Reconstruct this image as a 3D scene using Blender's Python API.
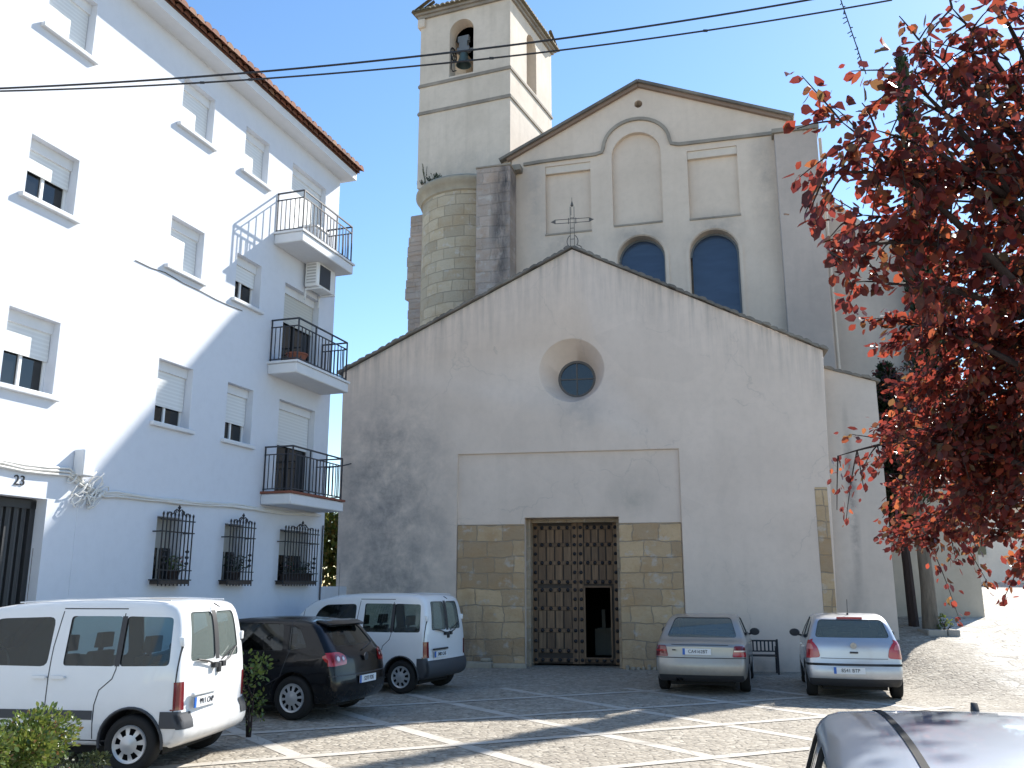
import bpy, bmesh, math, random
import numpy as np
from mathutils import Vector, Matrix
R = math.radians
random.seed(7); rng = np.random.default_rng(7)
for o in list(bpy.data.objects): bpy.data.objects.remove(o)
SC = bpy.context.scene
COL = SC.collection

# ---------------------------------------------------------------- camera, sky, sun, exposure
FPX, HORIZ, CAMH = 890.0, 586.0, 1.96
PITCH = math.atan((HORIZ-384)/FPX)
cam = bpy.data.cameras.new('camera'); camo = bpy.data.objects.new('camera', cam); COL.objects.link(camo)
cam.sensor_width = 36; cam.lens = 36*FPX/1024; cam.clip_end = 2000; cam.clip_start = .05
camo.location = (0, 0, CAMH); camo.rotation_euler = (math.pi/2+PITCH, 0, 0); SC.camera = camo
AZ, EL = 42.5, 39.0                      # sun: azimuth clockwise from +Y, elevation
sdir = Vector((math.sin(R(AZ))*math.cos(R(EL)), math.cos(R(AZ))*math.cos(R(EL)), math.sin(R(EL))))
w = bpy.data.worlds.new('World'); SC.world = w; w.use_nodes = True
nt = w.node_tree; sk = nt.nodes.new('ShaderNodeTexSky'); sk.sky_type = 'NISHITA'; sk.sun_disc = False
sk.sun_elevation = R(EL); sk.sun_rotation = R(AZ); sk.air_density = 1.0; sk.dust_density = .1; sk.ozone_density = 1.3
bg = nt.nodes['Background']; hs = nt.nodes.new('ShaderNodeHueSaturation'); hs.inputs['Saturation'].default_value = 1.15; hs.inputs['Value'].default_value = .9
nt.links.new(sk.outputs[0], hs.inputs['Color']); nt.links.new(hs.outputs[0], bg.inputs[0]); bg.inputs[1].default_value = .115
sun = bpy.data.lights.new('sun', 'SUN'); sun.energy = 4.4; sun.angle = R(.55); sun.color = (1, .955, .88)
suno = bpy.data.objects.new('sun', sun); COL.objects.link(suno)
suno.rotation_euler = (-sdir).to_track_quat('-Z', 'Y').to_euler()
vs = SC.view_settings; vs.view_transform = 'Standard'; vs.look = 'None'; vs.gamma = 1; vs.use_curve_mapping = False
vs.exposure = 1.25

# ---------------------------------------------------------------- helpers
WM = {}
def empty(name, loc=(0,0,0), rz=0, label=None, cat=None, group=None):
    o = bpy.data.objects.new(name, None); COL.objects.link(o); o.empty_display_size = .3
    o.location = loc; o.rotation_euler = (0, 0, rz)
    WM[o.name] = Matrix.Translation(loc) @ Matrix.Rotation(rz, 4, 'Z')
    return tag(o, label, cat, group)
def tag(o, label=None, cat=None, group=None, kind=None):
    if label: o['label'] = label
    if cat: o['category'] = cat
    if group: o['group'] = group
    if kind: o['kind'] = kind
    return o
def link(name, me, parent=None, M=None):
    """one mesh object; M is the world matrix its mesh data lives in (default: the parent's)"""
    o = bpy.data.objects.new(name, me); COL.objects.link(o)
    if parent is not None:
        PM = WM[parent.name]; o.parent = parent
        M = PM if M is None else M
        o.matrix_local = PM.inverted() @ M
    else:
        M = Matrix.Identity(4) if M is None else M
        o.matrix_world = M
    WM[o.name] = M
    return o
def copy_tree(o, parent=None, M=None):
    c = o.copy(); COL.objects.link(c)
    if parent is not None: c.parent = parent
    WM[c.name] = M if M is not None else WM[o.name]
    for ch in list(o.children): copy_tree(ch, c)
    return c
def mesh(name, V, F, mats=(), smooth=None, mi=None):
    me = bpy.data.meshes.new(name)
    me.from_pydata([tuple(map(float, v)) for v in V], [], [tuple(map(int, f)) for f in F])
    for m in (mats if isinstance(mats, (list, tuple)) else [mats]): me.materials.append(m)
    if mi is not None: me.polygons.foreach_set('material_index', np.array(mi, np.int32))
    me.update()
    if smooth is not None: smooth_angle(me, smooth)
    return me
def smooth_angle(me, deg):
    bm = bmesh.new(); bm.from_mesh(me)
    for f in bm.faces: f.smooth = True
    for e in bm.edges:
        e.smooth = not (len(e.link_faces) != 2 or e.calc_face_angle(0) > R(deg))
    bm.to_mesh(me); bm.free()
class MB:
    """collects shapes; build() links them as ONE mesh object"""
    def __init__(s): s.V = []; s.F = []; s.I = []; s.m = 0
    def add(s, V, F):
        n = len(s.V); s.V += [tuple(v) for v in V]; s.F += [tuple(i+n for i in f) for f in F]; s.I += [s.m]*len(F); return s
    def box(s, x0, x1, y0, y1, z0, z1):
        V = [(x,y,z) for z in (z0,z1) for y in (y0,y1) for x in (x0,x1)]
        return s.add(V, [(0,2,3,1),(4,5,7,6),(0,1,5,4),(2,6,7,3),(0,4,6,2),(1,3,7,5)])
    def bar(s, a, b, wx, wy=None):
        wy = wx if wy is None else wy
        a, b = Vector(a), Vector(b); d = (b-a).normalized()
        up = Vector((0,0,1)) if abs(d.z) < .95 else Vector((1,0,0))
        x = d.cross(up).normalized()*wx/2; y = x.cross(d).normalized()*wy/2
        V = [p+sx*x+sy*y for p in (a,b) for sx,sy in ((-1,-1),(1,-1),(1,1),(-1,1))]
        return s.add(V, [(0,1,2,3),(7,6,5,4),(0,4,5,1),(1,5,6,2),(2,6,7,3),(3,7,4,0)])
    def tube(s, pts, r, n=8, cap=True):
        pts = [Vector(p) for p in pts]; rr = r if isinstance(r, (list,tuple)) else [r]*len(pts)
        V = []; F = []; px = None
        for i, p in enumerate(pts):
            d = (pts[min(i+1,len(pts)-1)]-pts[max(i-1,0)])
            d = d.normalized() if d.length > 1e-9 else Vector((0,0,1))
            if px is None:
                up = Vector((0,0,1)) if abs(d.z) < .9 else Vector((1,0,0)); x = d.cross(up).normalized()
            else:
                x = px - d*px.dot(d); x = x.normalized() if x.length > 1e-6 else d.orthogonal().normalized()
            px = x; y = d.cross(x)
            V += [p+(x*math.cos(2*math.pi*k/n)+y*math.sin(2*math.pi*k/n))*rr[i] for k in range(n)]
        for i in range(len(pts)-1):
            for k in range(n): F.append((i*n+k, i*n+(k+1)%n, (i+1)*n+(k+1)%n, (i+1)*n+k))
        if cap: F += [tuple(range(n))[::-1], tuple((len(pts)-1)*n+k for k in range(n))]
        return s.add(V, F)
    def lathe(s, prof, n=24, axis='z', c=(0,0,0), a0=0, a1=2*math.pi):
        full = abs(a1-a0-2*math.pi) < 1e-6; m = n if full else n+1
        V = []
        for r, h in prof:
            for k in range(m):
                a = a0+(a1-a0)*k/n; p = (r*math.cos(a), r*math.sin(a), h)
                if axis == 'y': p = (p[0], p[2], p[1])
                if axis == 'x': p = (p[2], p[0], p[1])
                V.append((p[0]+c[0], p[1]+c[1], p[2]+c[2]))
        F = []
        for i in range(len(prof)-1):
            for k in range(n): F.append((i*m+k, i*m+(k+1)%m, (i+1)*m+(k+1)%m, (i+1)*m+k))
        return s.add(V, F)
    def prism(s, poly, d0, d1):
        """polygon in (x, z), extruded along y"""
        n = len(poly); a = sum(poly[i][0]*poly[(i+1)%n][1]-poly[(i+1)%n][0]*poly[i][1] for i in range(n))
        if a < 0: poly = poly[::-1]
        V = [(x,d0,z) for x,z in poly]+[(x,d1,z) for x,z in poly]
        return s.add(V, [tuple(range(n)), tuple(range(2*n-1,n-1,-1))]+[(i,n+i,n+(i+1)%n,(i+1)%n) for i in range(n)])
    def xform(s, M):
        s.V = [tuple(M @ Vector(v)) for v in s.V]; return s
    def me(s, name, mats, smooth=None):
        m = mesh(name, s.V, s.F, mats, None, s.I if isinstance(mats,(list,tuple)) else None)
        bm = bmesh.new(); bm.from_mesh(m); bmesh.ops.recalc_face_normals(bm, faces=bm.faces); bm.to_mesh(m); bm.free()
        if smooth is not None: smooth_angle(m, smooth)
        return m
    def build(s, name, mats, parent=None, M=None, smooth=None):
        return link(name, s.me(name, mats, smooth), parent, M)
def cut(me, cutters, transfer=False):
    o = bpy.data.objects.new('work', me); COL.objects.link(o); tmp = [o]
    for c in cutters:
        co = bpy.data.objects.new('work_cut', c); COL.objects.link(co); tmp.append(co); co.hide_render = True
        md = o.modifiers.new('b', 'BOOLEAN'); md.operation = 'DIFFERENCE'; md.object = co; md.solver = 'EXACT'
        if transfer: md.material_mode = 'TRANSFER'
    dg = bpy.context.evaluated_depsgraph_get(); dg.update()
    r = bpy.data.meshes.new_from_object(o.evaluated_get(dg), preserve_all_data_layers=True, depsgraph=dg)
    for t in tmp: bpy.data.objects.remove(t)
    return r
def bevel_me(me, off, seg=2, ang=35):
    bm = bmesh.new(); bm.from_mesh(me)
    es = [e for e in bm.edges if len(e.link_faces)==2 and e.calc_face_angle(0) > R(ang)]
    bmesh.ops.bevel(bm, geom=es, offset=off, segments=seg, affect='EDGES', clamp_overlap=True, profile=.5)
    bm.to_mesh(me); bm.free(); smooth_angle(me, 40); return me
def frame(o, ang):
    """x = along a facade, y = into it, z = up"""
    return Matrix.Translation((o[0], o[1], 0)) @ Matrix.Rotation(R(ang), 4, 'Z')
def arch(c, r, z0, zt, n=16):
    return [(c-r,z0),(c+r,z0)]+[(c+r*math.cos(math.pi*k/n), zt-r+r*math.sin(math.pi*k/n)) for k in range(n+1)]
def rect(a, b, z0, z1): return [(a,z0),(b,z0),(b,z1),(a,z1)]
def strip_band(pts, wid):
    """offset a polyline in (x,z) to a closed band"""
    P = [Vector(p) for p in pts]; L_ = []; R_ = []
    for i,p in enumerate(P):
        d = (P[min(i+1,len(P)-1)]-P[max(i-1,0)]).normalized(); n = Vector((-d.y,d.x))
        L_.append(tuple(p+n*wid/2)); R_.append(tuple(p-n*wid/2))
    return L_, R_

# ---------------------------------------------------------------- materials
def mat(name, col, rough=.8, metal=0, coat=0, spec=.5):
    m = bpy.data.materials.new(name); m.use_nodes = True; b = m.node_tree.nodes['Principled BSDF']
    b.inputs['Base Color'].default_value = (*col, 1); b.inputs['Roughness'].default_value = rough
    b.inputs['Metallic'].default_value = metal; b.inputs['Coat Weight'].default_value = coat
    b.inputs['Coat Roughness'].default_value = .04; b.inputs['Specular IOR Level'].default_value = spec
    return m
class NT:
    def __init__(s, m): s.t = m.node_tree; s.b = s.t.nodes['Principled BSDF']; s.o = s.t.nodes['Material Output']
    def n(s, typ, inp={}, **kw):
        q = s.t.nodes.new(typ)
        for k,v in kw.items(): setattr(q, k, v)
        for k,v in inp.items():
            if isinstance(v, bpy.types.NodeSocket): s.t.links.new(v, q.inputs[k])
            else: q.inputs[k].default_value = v
        return q
    def co(s, scale=(1,1,1), rot=(0,0,0), loc=(0,0,0)):
        c = s.n('ShaderNodeTexCoord'); m = s.n('ShaderNodeMapping', {'Vector': c.outputs['Object'], 'Scale': scale, 'Rotation': rot, 'Location': loc})
        return m.outputs[0]
    def noise(s, v, sc, det=4, ro=.6, dist=0): return s.n('ShaderNodeTexNoise', {'Vector': v, 'Scale': sc, 'Detail': det, 'Roughness': ro, 'Distortion': dist}).outputs[0]
    def ramp(s, f, stops):
        r = s.n('ShaderNodeValToRGB', {'Fac': f}); e = r.color_ramp.elements
        while len(e) < len(stops): e.new(.5)
        for i,(p,c) in enumerate(stops):
            e[i].position = p; e[i].color = (*c,1) if isinstance(c,(tuple,list)) else (c,c,c,1)
        return r.outputs[0]
    def mix(s, f, a, b, mode='MIX'):
        q = s.n('ShaderNodeMix', data_type='RGBA', blend_type=mode)
        for k,v in ((0,f),(6,a),(7,b)):
            if isinstance(v, bpy.types.NodeSocket): s.t.links.new(v, q.inputs[k])
            else: q.inputs[k].default_value = (*v,1) if isinstance(v,(tuple,list)) else v
        return q.outputs[2]
    def math(s, op, a, b=0., c=0.): return s.n('ShaderNodeMath', {0:a,1:b,2:c}, operation=op).outputs[0]
    def bump(s, h, st=.3, dist=.02): s.t.links.new(s.n('ShaderNodeBump', {'Height': h, 'Strength': st, 'Distance': dist}).outputs[0], s.b.inputs['Normal'])
    def col(s, c): s.t.links.new(c, s.b.inputs['Base Color'])
    def rgh(s, c): s.t.links.new(c, s.b.inputs['Roughness'])
    def sep(s, v): return s.n('ShaderNodeSeparateXYZ', {0: v}).outputs
    def blob(s, cx, cz, rx, rz):
        """soft stain centred at (cx, cz) of a facade, 1 in its middle"""
        x,_,z = s.sep(s.co())
        d = s.math('SQRT', s.math('ADD', s.math('POWER', s.math('DIVIDE', s.math('SUBTRACT', x, cx), rx), 2.), s.math('POWER', s.math('DIVIDE', s.math('SUBTRACT', z, cz), rz), 2.)))
        return s.ramp(d, [(0,1.),(1,0.)])

def plaster(name, base, dirt, stains=(), streak=.25, amount=.55, bump=.25, gable=None):
    m = mat(name, base, .9, spec=.25); q = NT(m); v = q.co()
    n1 = q.noise(v, .55, 6, .62); n2 = q.noise(v, 5., 5, .65); n3 = q.noise(q.co((2.2,2.2,.16)), 1., 5, .6)
    c = q.mix(q.ramp(n1, [(.38,0.),(.68,amount)]), base, dirt)
    c = q.mix(q.ramp(n3, [(.5,0.),(.75,streak)]), c, dirt)
    c = q.mix(q.ramp(n2, [(.45,0.),(.8,.22)]), c, tuple(k*.8 for k in dirt))
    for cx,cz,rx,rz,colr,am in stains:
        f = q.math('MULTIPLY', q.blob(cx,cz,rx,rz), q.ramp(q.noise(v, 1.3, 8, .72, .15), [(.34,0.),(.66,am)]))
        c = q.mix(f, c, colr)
    if gable:      # run-off under the raked coping, rising damp along the foot, hairline cracks
        cx, apex, slope = gable; x,y,z = q.sep(v)
        d = q.math('SUBTRACT', q.math('SUBTRACT', apex, q.math('MULTIPLY', q.math('ABSOLUTE', q.math('SUBTRACT', x, cx)), slope)), z)
        run = q.math('MULTIPLY', q.ramp(q.noise(q.co((5.,1.,.35)), 1.2, 5, .65), [(.42,0.),(.7,.8)]), q.ramp(q.math('DIVIDE', d, 1.7), [(0,1.),(.12,.6),(1,0.)]))
        c = q.mix(run, c, (.27,.245,.22))
        damp = q.math('MULTIPLY', q.ramp(q.math('ADD', z, q.math('MULTIPLY', n1, 1.3)), [(.5,1.),(1.,0.)]), q.ramp(n2, [(.3,.25),(.7,.75)]))
        c = q.mix(damp, c, (.34,.305,.27))
        wv = q.n('ShaderNodeVectorMath', {0: v, 1: q.n('ShaderNodeTexNoise', {'Vector': v, 'Scale': 1.6, 'Detail': 5.}).outputs[1]}, operation='ADD').outputs[0]
        e = q.n('ShaderNodeTexVoronoi', {'Vector': wv, 'Scale': .35}, feature='DISTANCE_TO_EDGE').outputs[0]
        c = q.mix(q.math('MULTIPLY', q.ramp(e, [(0,.28),(.006,0.)]), q.ramp(n1, [(.45,0.),(.55,1.)])), c, (.3,.27,.24))
        pt = q.n('ShaderNodeTexVoronoi', {'Vector': q.co((.55,.55,.8)), 'Scale': .8}, feature='F1').outputs['Color']
        c = q.mix(q.ramp(q.sep(pt)[0], [(.80,0.),(.82,.22)]), c, tuple(k*.82 for k in base))
    q.col(c); q.bump(q.math('ADD', n2, q.math('MULTIPLY', q.noise(v, 28, 3), .35)), bump, .02)
    return m
def ashlar(name, c1, c2, mortar, bw=.62, bh=.36, dark=None, da=.8, vec=None):
    m = mat(name, c1, .92, spec=.2); q = NT(m)
    v0 = q.co(); x,y,z = q.sep(v0)
    n0 = q.noise(v0, 1.3, 4)
    vv = q.n('ShaderNodeCombineXYZ', {0: q.math('ADD', x, q.math('MULTIPLY', n0, .30)), 1: q.math('ADD', z, q.math('MULTIPLY', q.noise(v0, .9), .26))}).outputs[0]
    br = q.n('ShaderNodeTexBrick', {'Vector': vv, 'Scale': 1., 'Color1': (*c1,1), 'Color2': (*c2,1), 'Mortar': (*mortar,1), 'Mortar Size': .014, 'Mortar Smooth': .4, 'Bias': -.1, 'Brick Width': bw, 'Row Height': bh}, offset=.43, squash=.8, squash_frequency=3)
    c = q.mix(q.ramp(q.noise(v0, 2.4, 6, .7), [(.4,0.),(.75,.4)]), br.outputs[0], tuple(k*.72 for k in c1))
    c = q.mix(q.ramp(q.noise(q.co((1,1,1),(0,0,0),(7,3,5)), 1.1, 5, .6), [(.5,0.),(.68,.4)]), c, tuple(min(1,k*1.25+.03) for k in c2))
    c = q.mix(q.ramp(q.noise(q.co((1,1,1.4),(0,0,0),(3,1,9)), 1.9, 6, .65), [(.47,0.),(.64,.42)]), c, (c1[0]*.72,c1[1]*.60,c1[2]*.46))
    c = q.mix(q.ramp(q.noise(q.co((1,1,1.2),(0,0,0),(13,4,2)), 2.6, 5, .6), [(.58,0.),(.68,.55)]), c, (.55,.52,.48))
    if dark:
        for cx,cz,rx,rz in dark:
            f = q.math('MULTIPLY', q.blob(cx,cz,rx,rz), q.ramp(q.noise(q.co((2.5,2.5,.7)), 1.1, 6, .7), [(.32,0.),(.58,da)])); c = q.mix(f, c, (.07,.068,.072))
    q.col(c)
    q.bump(q.math('ADD', q.math('MULTIPLY', br.outputs[1], -1.2), q.noise(v0, 14, 5, .7)), .8, .04)
    return m
M = {}
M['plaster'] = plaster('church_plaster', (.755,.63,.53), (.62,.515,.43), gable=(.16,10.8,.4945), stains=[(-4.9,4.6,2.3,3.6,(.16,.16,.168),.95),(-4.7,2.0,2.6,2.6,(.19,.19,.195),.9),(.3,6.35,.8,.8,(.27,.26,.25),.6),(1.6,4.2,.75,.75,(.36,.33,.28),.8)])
M['plaster_wing'] = plaster('wing_plaster', (.62,.54,.47), (.47,.41,.355), stains=[(.62,4.0,.16,2.6,(.10,.10,.105),1.3),(.5,1.2,.4,1.2,(.30,.27,.25),.8)])
M['plaster_up'] = plaster('nave_plaster', (.70,.585,.48), (.56,.46,.37), stains=[(2.0,13.3,1.2,.9,(.22,.21,.20),.7),(4.4,13.3,1.2,.9,(.22,.21,.20),.7),(6.9,13.3,1.2,.9,(.22,.21,.20),.7),(.9,15.4,.5,3,(.3,.29,.28),.7),(8.6,15,.6,3,(.28,.25,.23),.6)], streak=.4)
M['plaster_tower'] = plaster('tower_plaster', (.70,.61,.51), (.48,.415,.335), stains=[(-1.8,16.8,2.6,.8,(.33,.31,.28),.7)], streak=.55, amount=.6)
M['pilaster'] = plaster('pilaster_render', (.53,.445,.385), (.40,.34,.30), streak=.5, amount=.7)
M['plaster_panel'] = plaster('panel_plaster', (.68,.59,.495), (.52,.45,.375), streak=.3)
M['annex'] = plaster('annex_plaster', (.50,.45,.375), (.36,.32,.26), streak=.5)
M['white'] = plaster('whitewash', (.66,.685,.735), (.60,.625,.675), streak=.12, amount=.35, bump=.12)
M['white_clean'] = plaster('white_paint', (.70,.71,.725), (.62,.63,.64), streak=.15, amount=.3, bump=.05)
M['far_white'] = plaster('far_whitewash', (.80,.73,.64), (.62,.56,.48))
M['stone'] = ashlar('golden_ashlar', (.62,.45,.275), (.36,.255,.16), (.36,.295,.22), .66, .40, dark=[(-2.6,.5,.9,1.4),(2.3,.3,1.4,.6)], da=.55)
M['stone_jamb'] = ashlar('jamb_stone', (.44,.35,.25), (.36,.29,.215), (.36,.31,.25), .5, .5)
M['stone_but'] = ashlar('buttress_stone', (.50,.405,.345), (.36,.31,.275), (.42,.36,.31), .75, .40, dark=[(-.12,13.4,.42,3.6),(.1,15.6,.3,.9)], da=1.25)
M['stone_tur'] = ashlar('turret_stone', (.58,.49,.36), (.36,.305,.23), (.37,.315,.24), .75, .40, dark=[(-2.6,15.5,1.8,.5)], da=.7)
M['stone_plain'] = plaster('worn_stone', (.44,.385,.295), (.24,.215,.175), amount=.9, bump=.6)
M['coping'] = plaster('old_coping', (.25,.225,.19), (.10,.095,.09), amount=1., bump=.6)
M['brown_trim'] = plaster('brown_trim', (.30,.215,.165), (.19,.14,.11), amount=.8)
M['mould'] = plaster('string_moulding', (.36,.315,.26), (.20,.18,.155), amount=1., bump=.4)
def tile_mat(name, c1, c2, c3):
    m = mat(name, c1, .85, spec=.3); q = NT(m); g = q.n('ShaderNodeNewGeometry')
    c = q.ramp(g.outputs['Random Per Island'], [(0,c1),(.45,c2),(.8,c1),(1,c3)])
    c = q.mix(q.ramp(q.noise(q.co(), 6, 5, .7), [(.4,0.),(.75,.7)]), c, (.12,.10,.08))
    q.col(c); q.bump(q.noise(q.co(), 25, 3), .4, .01); return m
M['tile'] = tile_mat('terracotta_tile', (.27,.105,.065), (.17,.075,.052), (.33,.18,.11))
M['tile_old'] = tile_mat('old_roof_tile', (.24,.20,.13), (.17,.15,.10), (.30,.24,.15))
def wood_mat():
    m = mat('weathered_wood', (.13,.09,.06), .8, spec=.25); q = NT(m)
    g = q.n('ShaderNodeNewGeometry')
    c = q.ramp(g.outputs['Random Per Island'], [(0,(.22,.135,.08)),(.5,(.29,.19,.115)),(1,(.17,.11,.07))])
    c = q.mix(q.ramp(q.noise(q.co((14,14,.9)), 1.3, 6, .7), [(.35,0.),(.7,.7)]), c, (.08,.058,.045))
    q.col(c); q.bump(q.noise(q.co((20,20,1.2)), 1.3, 5, .7), .5, .01); return m
M['wood'] = wood_mat()
M['wood_dark'] = mat('dark_timber', (.055,.042,.034), .75)
M['iron'] = mat('black_iron', (.018,.018,.022), .5, spec=.4)
M['rail'] = mat('dark_blue_grey_iron', (.03,.034,.045), .45)
M['rust'] = mat('old_iron', (.12,.11,.10), .75, .2)
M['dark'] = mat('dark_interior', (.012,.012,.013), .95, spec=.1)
M['curtain'] = plaster('curtain', (.42,.41,.38), (.3,.3,.28), streak=1.)
M['bronze'] = mat('aged_bronze', (.10,.15,.15), .55, .6)
M['grey_beam'] = mat('greyed_beam', (.16,.18,.20), .8)
M['glass'] = mat('window_glass', (.012,.014,.016), .06, spec=.6)
def glass_blue():
    m = mat('blue_window_glass', (.035,.055,.10), .16, spec=.5); q = NT(m)
    q.col(q.mix(q.ramp(q.noise(q.co((.6,.6,3)), 1.5, 3), [(.4,0.),(.7,.6)]), (.035,.055,.10), (.05,.08,.14))); q.bump(q.noise(q.co(), .9, 2), .06, .05); return m
M['glass_blue'] = glass_blue()
def shutter_mat(name, c, n=15.):
    m = mat(name, c, .6, spec=.35); q = NT(m); z = q.sep(q.co())[2]
    wv = q.math('SINE', q.math('MULTIPLY', z, n*2*math.pi)); 
    q.col(q.mix(q.ramp(wv, [(.0,.4),(.5,0.)]), c, tuple(k*.75 for k in c))); return m
M['shutter'] = shutter_mat('white_roller_shutter', (.72,.73,.72))
M['shutter_beige'] = shutter_mat('beige_roller_shutter', (.56,.55,.50))
M['alu'] = mat('white_aluminium', (.75,.76,.76), .4)
M['hubgrey'] = mat('grey_louvre', (.45,.45,.45), .5)
M['grey_metal'] = mat('grey_painted_door', (.12,.125,.13), .5)
M['terracotta'] = mat('terracotta_pot', (.22,.075,.045), .8)
M['black_plastic'] = mat('dark_plastic', (.025,.026,.028), .55)
M['cable'] = mat('black_cable', (.02,.02,.024), .6)
M['cable_white'] = mat('whitewashed_cable', (.68,.67,.64), .8)
M['kerb'] = plaster('kerb_stone', (.36,.34,.30), (.25,.235,.21), amount=.8)
def leaf_mat(name, stops, trans=.5, rough=.5, spec=.4, tint=(1.3,1.,.8)):
    m = mat(name, stops[0][1], rough, spec=spec); q = NT(m); g = q.n('ShaderNodeNewGeometry')
    c = q.ramp(g.outputs['Random Per Island'], stops); q.col(c)
    tr = q.n('ShaderNodeBsdfTranslucent', {'Color': q.mix(1., c, tint, 'MULTIPLY')})
    mx = q.n('ShaderNodeMixShader', {0: trans, 1: q.b.outputs[0], 2: tr.outputs[0]})
    q.t.links.new(mx.outputs[0], q.o.inputs[0]); return m
M['leaf_red'] = leaf_mat('red_plum_leaf', [(0,(.042,.014,.018)),(.25,(.075,.020,.022)),(.5,(.11,.026,.025)),(.72,(.15,.038,.028)),(.86,(.17,.068,.034)),(.93,(.08,.065,.032)),(1,(.07,.03,.026))], .56, .36, .5, (2.3,1.6,1.2))
M['leaf_red_far'] = leaf_mat('deep_red_plum_leaf', [(0,(.035,.014,.016)),(.5,(.075,.02,.02)),(.85,(.13,.035,.022)),(1,(.07,.06,.03))], .4, .4, .4, (2.0,1.2,1.))
M['leaf_green'] = leaf_mat('shrub_leaf', [(0,(.06,.11,.025)),(.5,(.10,.16,.035)),(.85,(.15,.21,.05)),(1,(.16,.10,.06))], .35, .35, .5)
M['leaf_dark'] = leaf_mat('dark_evergreen_leaf', [(0,(.02,.035,.018)),(.6,(.035,.055,.025)),(1,(.05,.07,.03))], .2, .5, .3)
M['leaf_yellow'] = leaf_mat('yellow_green_leaf', [(0,(.07,.10,.02)),(.6,(.13,.16,.03)),(1,(.22,.14,.04))], .4)
M['flower'] = leaf_mat('pink_petal', [(0,(.45,.08,.12)),(1,(.5,.2,.22))], .3)
def bark(name, c1, c2):
    m = mat(name, c1, .9, spec=.2); q = NT(m); n = q.noise(q.co((6,6,1.2)), 2., 6, .7)
    q.col(q.mix(q.ramp(n, [(.3,0.),(.7,1.)]), c1, c2)); q.bump(n, .8, .03); return m
M['bark'] = bark('grey_bark', (.20,.17,.135), (.10,.085,.07))
M['bark_dark'] = bark('dark_bark', (.06,.045,.042), (.035,.026,.026))
def ground_mat():
    m = mat('cobblestones', (.3,.27,.23), .85, spec=.3); q = NT(m)
    v = q.co((.72,1.1,0)); n = q.noise(v, 1.7, 3)
    wv = q.n('ShaderNodeVectorMath', {0: v, 1: q.n('ShaderNodeTexNoise', {'Vector': v, 'Scale': 3.}).outputs[1]}, operation='ADD').outputs[0]
    e = q.n('ShaderNodeTexVoronoi', {'Vector': v, 'Scale': 12.5, 'Randomness': .8}, feature='DISTANCE_TO_EDGE').outputs[0]
    f = q.n('ShaderNodeTexVoronoi', {'Vector': v, 'Scale': 12.5, 'Randomness': .8}, feature='F1')
    x = q.sep(f.outputs['Color'])[0]
    big = q.noise(q.co((1,1,0),(0,0,.4)), .45, 5, .65)
    st = q.ramp(x, [(0,(.27,.245,.21)),(.3,(.39,.355,.30)),(.7,(.46,.425,.36)),(1,(.55,.52,.455))])
    st = q.mix(q.ramp(q.noise(v, 22, 4, .7), [(.4,0.),(.7,.4)]), st, (.30,.27,.23))
    st = q.mix(q.ramp(big, [(.36,.5),(.62,0.)]), st, (.32,.285,.24))
    # cracked and missing stones: irregular dark gaps
    j = q.ramp(e, [(.0,1.),(.06,.85),(.14,0.)])
    gaps = q.math('MULTIPLY', q.ramp(q.noise(v, 5.5, 4, .6), [(.52,0.),(.66,1.)]), j)
    c = q.mix(q.math('MULTIPLY', j, .35), st, (.13,.115,.09))
    c = q.mix(q.math('MULTIPLY', gaps, .8), c, (.10,.088,.07))
    # the street on the right: bigger worn slabs
    X,Y,_ = q.sep(q.co())
    f2 = q.n('ShaderNodeTexVoronoi', {'Vector': q.co((1,2.2,0),(0,0,.3)), 'Scale': 1.5}, feature='F1').outputs['Color']
    e2 = q.n('ShaderNodeTexVoronoi', {'Vector': q.co((1,2.2,0),(0,0,.3)), 'Scale': 1.5}, feature='DISTANCE_TO_EDGE').outputs[0]
    slab = q.ramp(q.sep(f2)[1], [(0,(.43,.39,.335)),(.5,(.52,.485,.425)),(1,(.60,.57,.51))])
    slab = q.mix(q.ramp(e2, [(0,.8),(.05,0.)]), slab, (.16,.14,.11))
    reg = q.ramp(q.math('ADD', q.math('SUBTRACT', X, q.math('MULTIPLY', Y, .08)), q.math('MULTIPLY', n, .8)), [(0,0.),(1,0.)])
    mr = q.n('ShaderNodeMapRange', {0: q.math('ADD', q.math('SUBTRACT', X, q.math('MULTIPLY', Y, .22)), q.math('MULTIPLY', n, 1.2)), 1: 5.9, 2: 6.6}).outputs[0]
    my = q.n('ShaderNodeMapRange', {0: Y, 1: 16.6, 2: 17.4}).outputs[0]
    c = q.mix(1., c, (.90,.875,.84), 'MULTIPLY'); c = q.mix(q.math('MULTIPLY', mr, my), c, slab)
    q.col(c)
    h = q.math('ADD', q.math('MULTIPLY', q.ramp(e, [(0,0.),(.22,1.)]), .8), q.math('MULTIPLY', q.noise(v, 30, 3), .4))
    q.bump(q.math('SUBTRACT', h, q.math('MULTIPLY', gaps, .8)), .55, .025)
    return m
M['ground'] = ground_mat()
def strip_mat():
    m = mat('pale_paving_strip', (.52,.49,.44), .75, spec=.35); q = NT(m); v = q.co((1,1,0))
    c = q.mix(q.ramp(q.noise(v, 1.6, 6, .7), [(.3,0.),(.7,.85)]), (.50,.465,.41), (.36,.325,.275))
    e = q.n('ShaderNodeTexVoronoi', {'Vector': v, 'Scale': 1.8}, feature='DISTANCE_TO_EDGE').outputs[0]
    c = q.mix(q.ramp(e, [(0,.6),(.015,0.)]), c, (.2,.18,.15)); q.col(c); q.bump(q.noise(v, 25, 4), .3, .01); return m
M['strip'] = strip_mat()
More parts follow.
